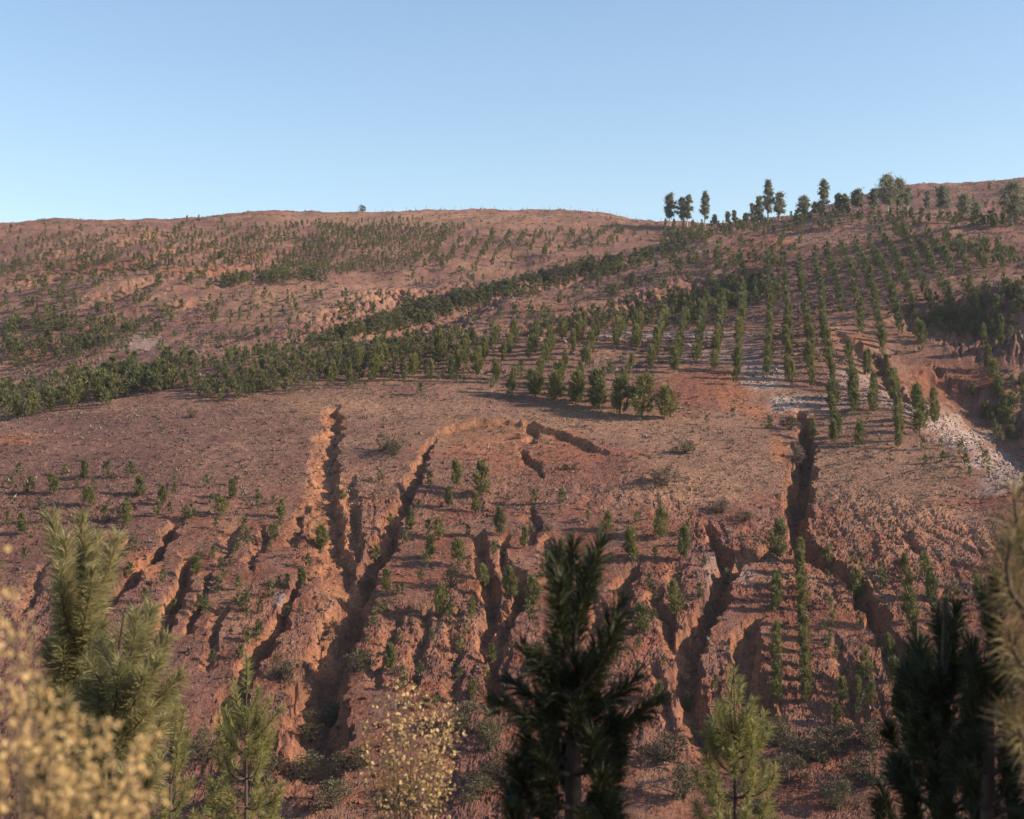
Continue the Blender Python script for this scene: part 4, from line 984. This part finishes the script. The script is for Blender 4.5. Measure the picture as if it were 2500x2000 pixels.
fg_pine(6.6, [(1990, 1760), (1990, 1600), (1988, 1450), (1990, 1260)],
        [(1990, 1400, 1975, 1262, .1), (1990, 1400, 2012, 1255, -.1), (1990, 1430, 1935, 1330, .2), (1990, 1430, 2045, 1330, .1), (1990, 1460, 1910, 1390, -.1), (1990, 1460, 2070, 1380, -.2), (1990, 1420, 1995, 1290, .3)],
        .125, 600, .005, M_pine_shade, 'dark pine with blunt top in the right foreground', 37, whorls=[(1500, 46, 48, 4), (1560, 70, 46, 4), (1630, 95, 45, 5), (1700, 120, 45, 6), (1770, 130, 45, 6)], spread=.6)
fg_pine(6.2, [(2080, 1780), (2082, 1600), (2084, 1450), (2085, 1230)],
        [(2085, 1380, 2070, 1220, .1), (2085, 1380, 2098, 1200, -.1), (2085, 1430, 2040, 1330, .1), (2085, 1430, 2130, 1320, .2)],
        .125, 600, .005, M_pine_shade, 'second dark pine in the right foreground, behind the straw-tipped branch', 38, whorls=[(1500, 46, 48, 4), (1560, 70, 46, 4), (1630, 90, 45, 5), (1700, 120, 45, 6), (1780, 130, 45, 6)], spread=.6)
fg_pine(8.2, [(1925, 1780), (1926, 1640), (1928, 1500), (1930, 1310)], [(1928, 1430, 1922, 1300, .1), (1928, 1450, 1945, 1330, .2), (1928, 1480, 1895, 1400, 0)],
        .125, 600, .0055, M_pine_shade, 'slim dark pine left of the blunt dark one at right', 39, whorls=[(1480, 34, 45, 4), (1540, 50, 45, 5), (1600, 70, 45, 5), (1670, 90, 40, 6), (1760, 110, 40, 6)], spread=.6)
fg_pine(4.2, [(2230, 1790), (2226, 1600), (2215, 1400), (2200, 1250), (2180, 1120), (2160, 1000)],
        [(2200, 1200, 2135, 995, 0), (2205, 1280, 2128, 1090, -.15), (2190, 1180, 2165, 1010, .2), (2210, 1330, 2130, 1180, .1), (2215, 1400, 2125, 1270, -.1), (2215, 1450, 2150, 1330, .1), (2220, 1550, 2135, 1462, -.35), (2220, 1500, 2165, 1380, -.1)],
        .125, 420, .0036, M_pine_dry, 'straw-tipped pine reaching in from the right edge', 40, whorls=[(1560, 60, 60, 6), (1640, 80, 50, 6)], spread=1.05)

def leafy(y, foot_u, stems, leaf, per, mats, label, seed, name, spread_px=22, group=None, rad=.006, s0=.1):
    """shrub of many little leaves; stems: (tip u, tip v, depth offset)"""
    r = np.random.default_rng(seed)
    f0 = at(foot_u, 1700, y); foot = np.array([f0[0], y, fore_z(f0[0], y)])
    root = bpy.data.objects.new(name, None); COL.objects.link(root); root.location = foot
    tag(root, label, 'shrub')
    P = []; Dr = []
    for u, v, dz in stems:
        tip = at(u, v, y + dz); hub = at(foot_u + (u - foot_u) * .25, 1900, y + dz * .4)
        c = curve(hub, tip, (r.normal() * .03, r.normal() * .03, .03), 8)
        pth = np.vstack([foot, c])
        V, Fc = tube(pth - foot, np.linspace(rad * 1.6, rad * .3, len(pth)), 5); m = mesh_np('stem', V, Fc); m.materials.append(M_bark); link('stem', m, root)
        s = r.uniform(s0, 1, per); q = np.stack([np.interp(s, np.linspace(0, 1, 8), c[:, k]) for k in range(3)], -1)
        q += r.normal(size=(per, 3)) * (spread_px * y / F) * (1.15 - .6 * s[:, None])
        P.append(q); Dr.append(unit(r.normal(size=(per, 3)) + (0, 0, .3)))
    P = np.concatenate(P) - foot; Dr = np.concatenate(Dr); n = len(P)
    sd = unit(np.cross(Dr, r.normal(size=(n, 3)))); up = np.cross(Dr, sd)
    l = (leaf * r.uniform(.6, 1.25, n))[:, None]; w = l * .36
    V = np.stack([P, P + Dr * l * .45 + sd * w + up * l * .08, P + Dr * l, P + Dr * l * .45 - sd * w + up * l * .08], 1).reshape(-1, 3)
    b = np.arange(n)[:, None] * 4; Fc = np.concatenate([b + [0, 1, 2], b + [0, 2, 3]]).astype(np.int32)
    m = mesh_np('leaves', V, Fc); m.materials.append(mats); tag(link('leaves', m, root), kind='stuff')
st = [(8, 1150, .1), (22, 1235, -.1), (4, 1290, .2), (52, 1290, 0), (30, 1340, -.2), (62, 1372, .2), (20, 1400, 0), (96, 1420, .1), (140, 1432, -.1), (60, 1450, .3), (112, 1478, 0), (170, 1476, .2), (30, 1490, -.2), (205, 1492, -.2), (250, 1496, .1), (300, 1512, 0), (338, 1510, .2), (150, 1520, -.1),
      (80, 1530, .1), (230, 1545, -.1), (290, 1560, .1), (350, 1580, 0), (10, 1560, 0), (190, 1590, .2), (120, 1610, -.2), (320, 1640, 0), (390, 1640, .1), (60, 1640, .1), (260, 1660, -.1), (-40, 1350, 0), (-60, 1480, .1), (-30, 1250, 0)]
st = [(u, v + (0 if v < 1300 else 24), d) for u, v, d in st]
leafy(2.1, 60, st, .0125, 50, M_gold, 'straw-gold leafy shrub filling the lower left corner', 51, 'straw_shrub', 13, rad=.002, s0=.3)
st = [(832, 1432, .1), (852, 1460, -.1), (872, 1448, 0), (800, 1470, .2), (940, 1478, .1), (905, 1470, -.2), (960, 1492, 0), (780, 1510, .1), (890, 1500, .2), (925, 1520, 0), (840, 1510, -.2), (860, 1540, .1), (760, 1540, 0), (968, 1540, .1), (810, 1560, .1), (910, 1570, 0), (870, 1600, 0), (790, 1620, 0), (940, 1620, .1)]
leafy(9.6, 868, st, .032, 85, M_gold2, 'dry golden shrub with curled twigs at bottom centre', 52, 'dry_shrub', 15, rad=.003, s0=.5)
BT = [(430, 1600, 'olive', 'grey', 'between the slim candle pine and the yellow-green one'), (560, 1650, 'dark', 'dark', 'right of the small candle pine'), (640, 1640, 'dusty', 'grey', 'left of the gully mouth'), (740, 1620, 'dark', 'dark', 'in the gully mouth'),
      (700, 1700, 'olive', 'grey', 'lowest under the gully mouth'), (1010, 1680, 'olive', 'grey', 'right of the dry golden shrub'), (1060, 1640, 'dark', 'dark', 'left of the black pine foot'), (1400, 1600, 'dark', 'dark', 'right of the black pine foot'),
      (1440, 1680, 'olive', 'grey', 'between the black pine and the bright pine'), (1660, 1650, 'dusty', 'grey', 'right of the bright pine foot'), (1720, 1600, 'dark', 'dark', 'below the striped column'), (1760, 1700, 'olive', 'grey', 'lowest below the striped column'),
      (1840, 1650, 'dark', 'dark', 'left of the slim dark pine foot'), (1600, 1710, 'dark', 'dark', 'under the bright pine foot'), (470, 1710, 'dark', 'dark', 'lowest left of the yellow-green pine'), (860, 1700, 'brown', 'brown', 'under the dry golden shrub')]
for u, v, cl, k, wh in BT:
    shrub(u, v, random.uniform(80, 130), random.uniform(50, 80), k, f'{cl} scrub along the bottom edge, {wh}', 'scrub along the bottom edge')
# unseen pines added beyond the right edge to block sun from the dark pines
V, Fc = pine_crown(77, 330, 34, .26, .05, .006); bc = mesh_np('crown', V, Fc); bc.materials.append(M_pine_shade)
for i, (x, y, tp, w, lb) in enumerate([(5.3, 5.3, 1.5, 5.4, 'unseen pine added for shade outside the right edge, nearest the straw-tipped one'), (5.0, 6.5, .9, 5.2, 'unseen pine added for shade outside the right edge, farthest from the viewer'), (6.9, 6.2, 2.0, 6.0, 'unseen pine added for shade outside the right edge, behind the two nearer ones')]):
    root = bpy.data.objects.new('added_shade_pine', None); COL.objects.link(root); gzv = fore_z(x, y); root.location = (x, y, gzv); root.scale = (w, w, tp - gzv)
    tag(root, lb, 'pine tree')
    for nm, d in (('trunk', TRUNKS[i]), ('crown', bc)):
        c = bpy.data.objects.new(nm, d); COL.objects.link(c); c.parent = root

# ------------------------------------------------------------------ air
hz = bpy.data.materials.new('air'); hz.use_nodes = True; N = hz.node_tree.nodes
N.remove(N['Principled BSDF'])
pv = N.new('ShaderNodeVolumePrincipled'); pv.inputs['Color'].default_value = (0.80, 0.88, 1.0, 1); pv.inputs['Density'].default_value = 0.0001; pv.inputs['Anisotropy'].default_value = 0.3
hz.node_tree.links.new(pv.outputs[0], N['Material Output'].inputs['Volume'])
zl, zh = float(H.min()) - 1.5, max(float(H.max()) + 22, 30)
xm = float(np.abs(X).max()) + 5
b = [(-xm, -40, zl), (xm, -40, zl), (xm, 1750, zl), (-xm, 1750, zl), (-xm, -40, zh), (xm, -40, zh), (xm, 1750, zh), (-xm, 1750, zh)]
m = mesh_np('haze', b, [(0, 3, 2, 1), (4, 5, 6, 7), (0, 1, 5, 4), (1, 2, 6, 5), (2, 3, 7, 6), (3, 0, 4, 7)])
tag(link('haze', m, None, hz), 'thin blue haze over the hills', 'haze', kind='stuff')
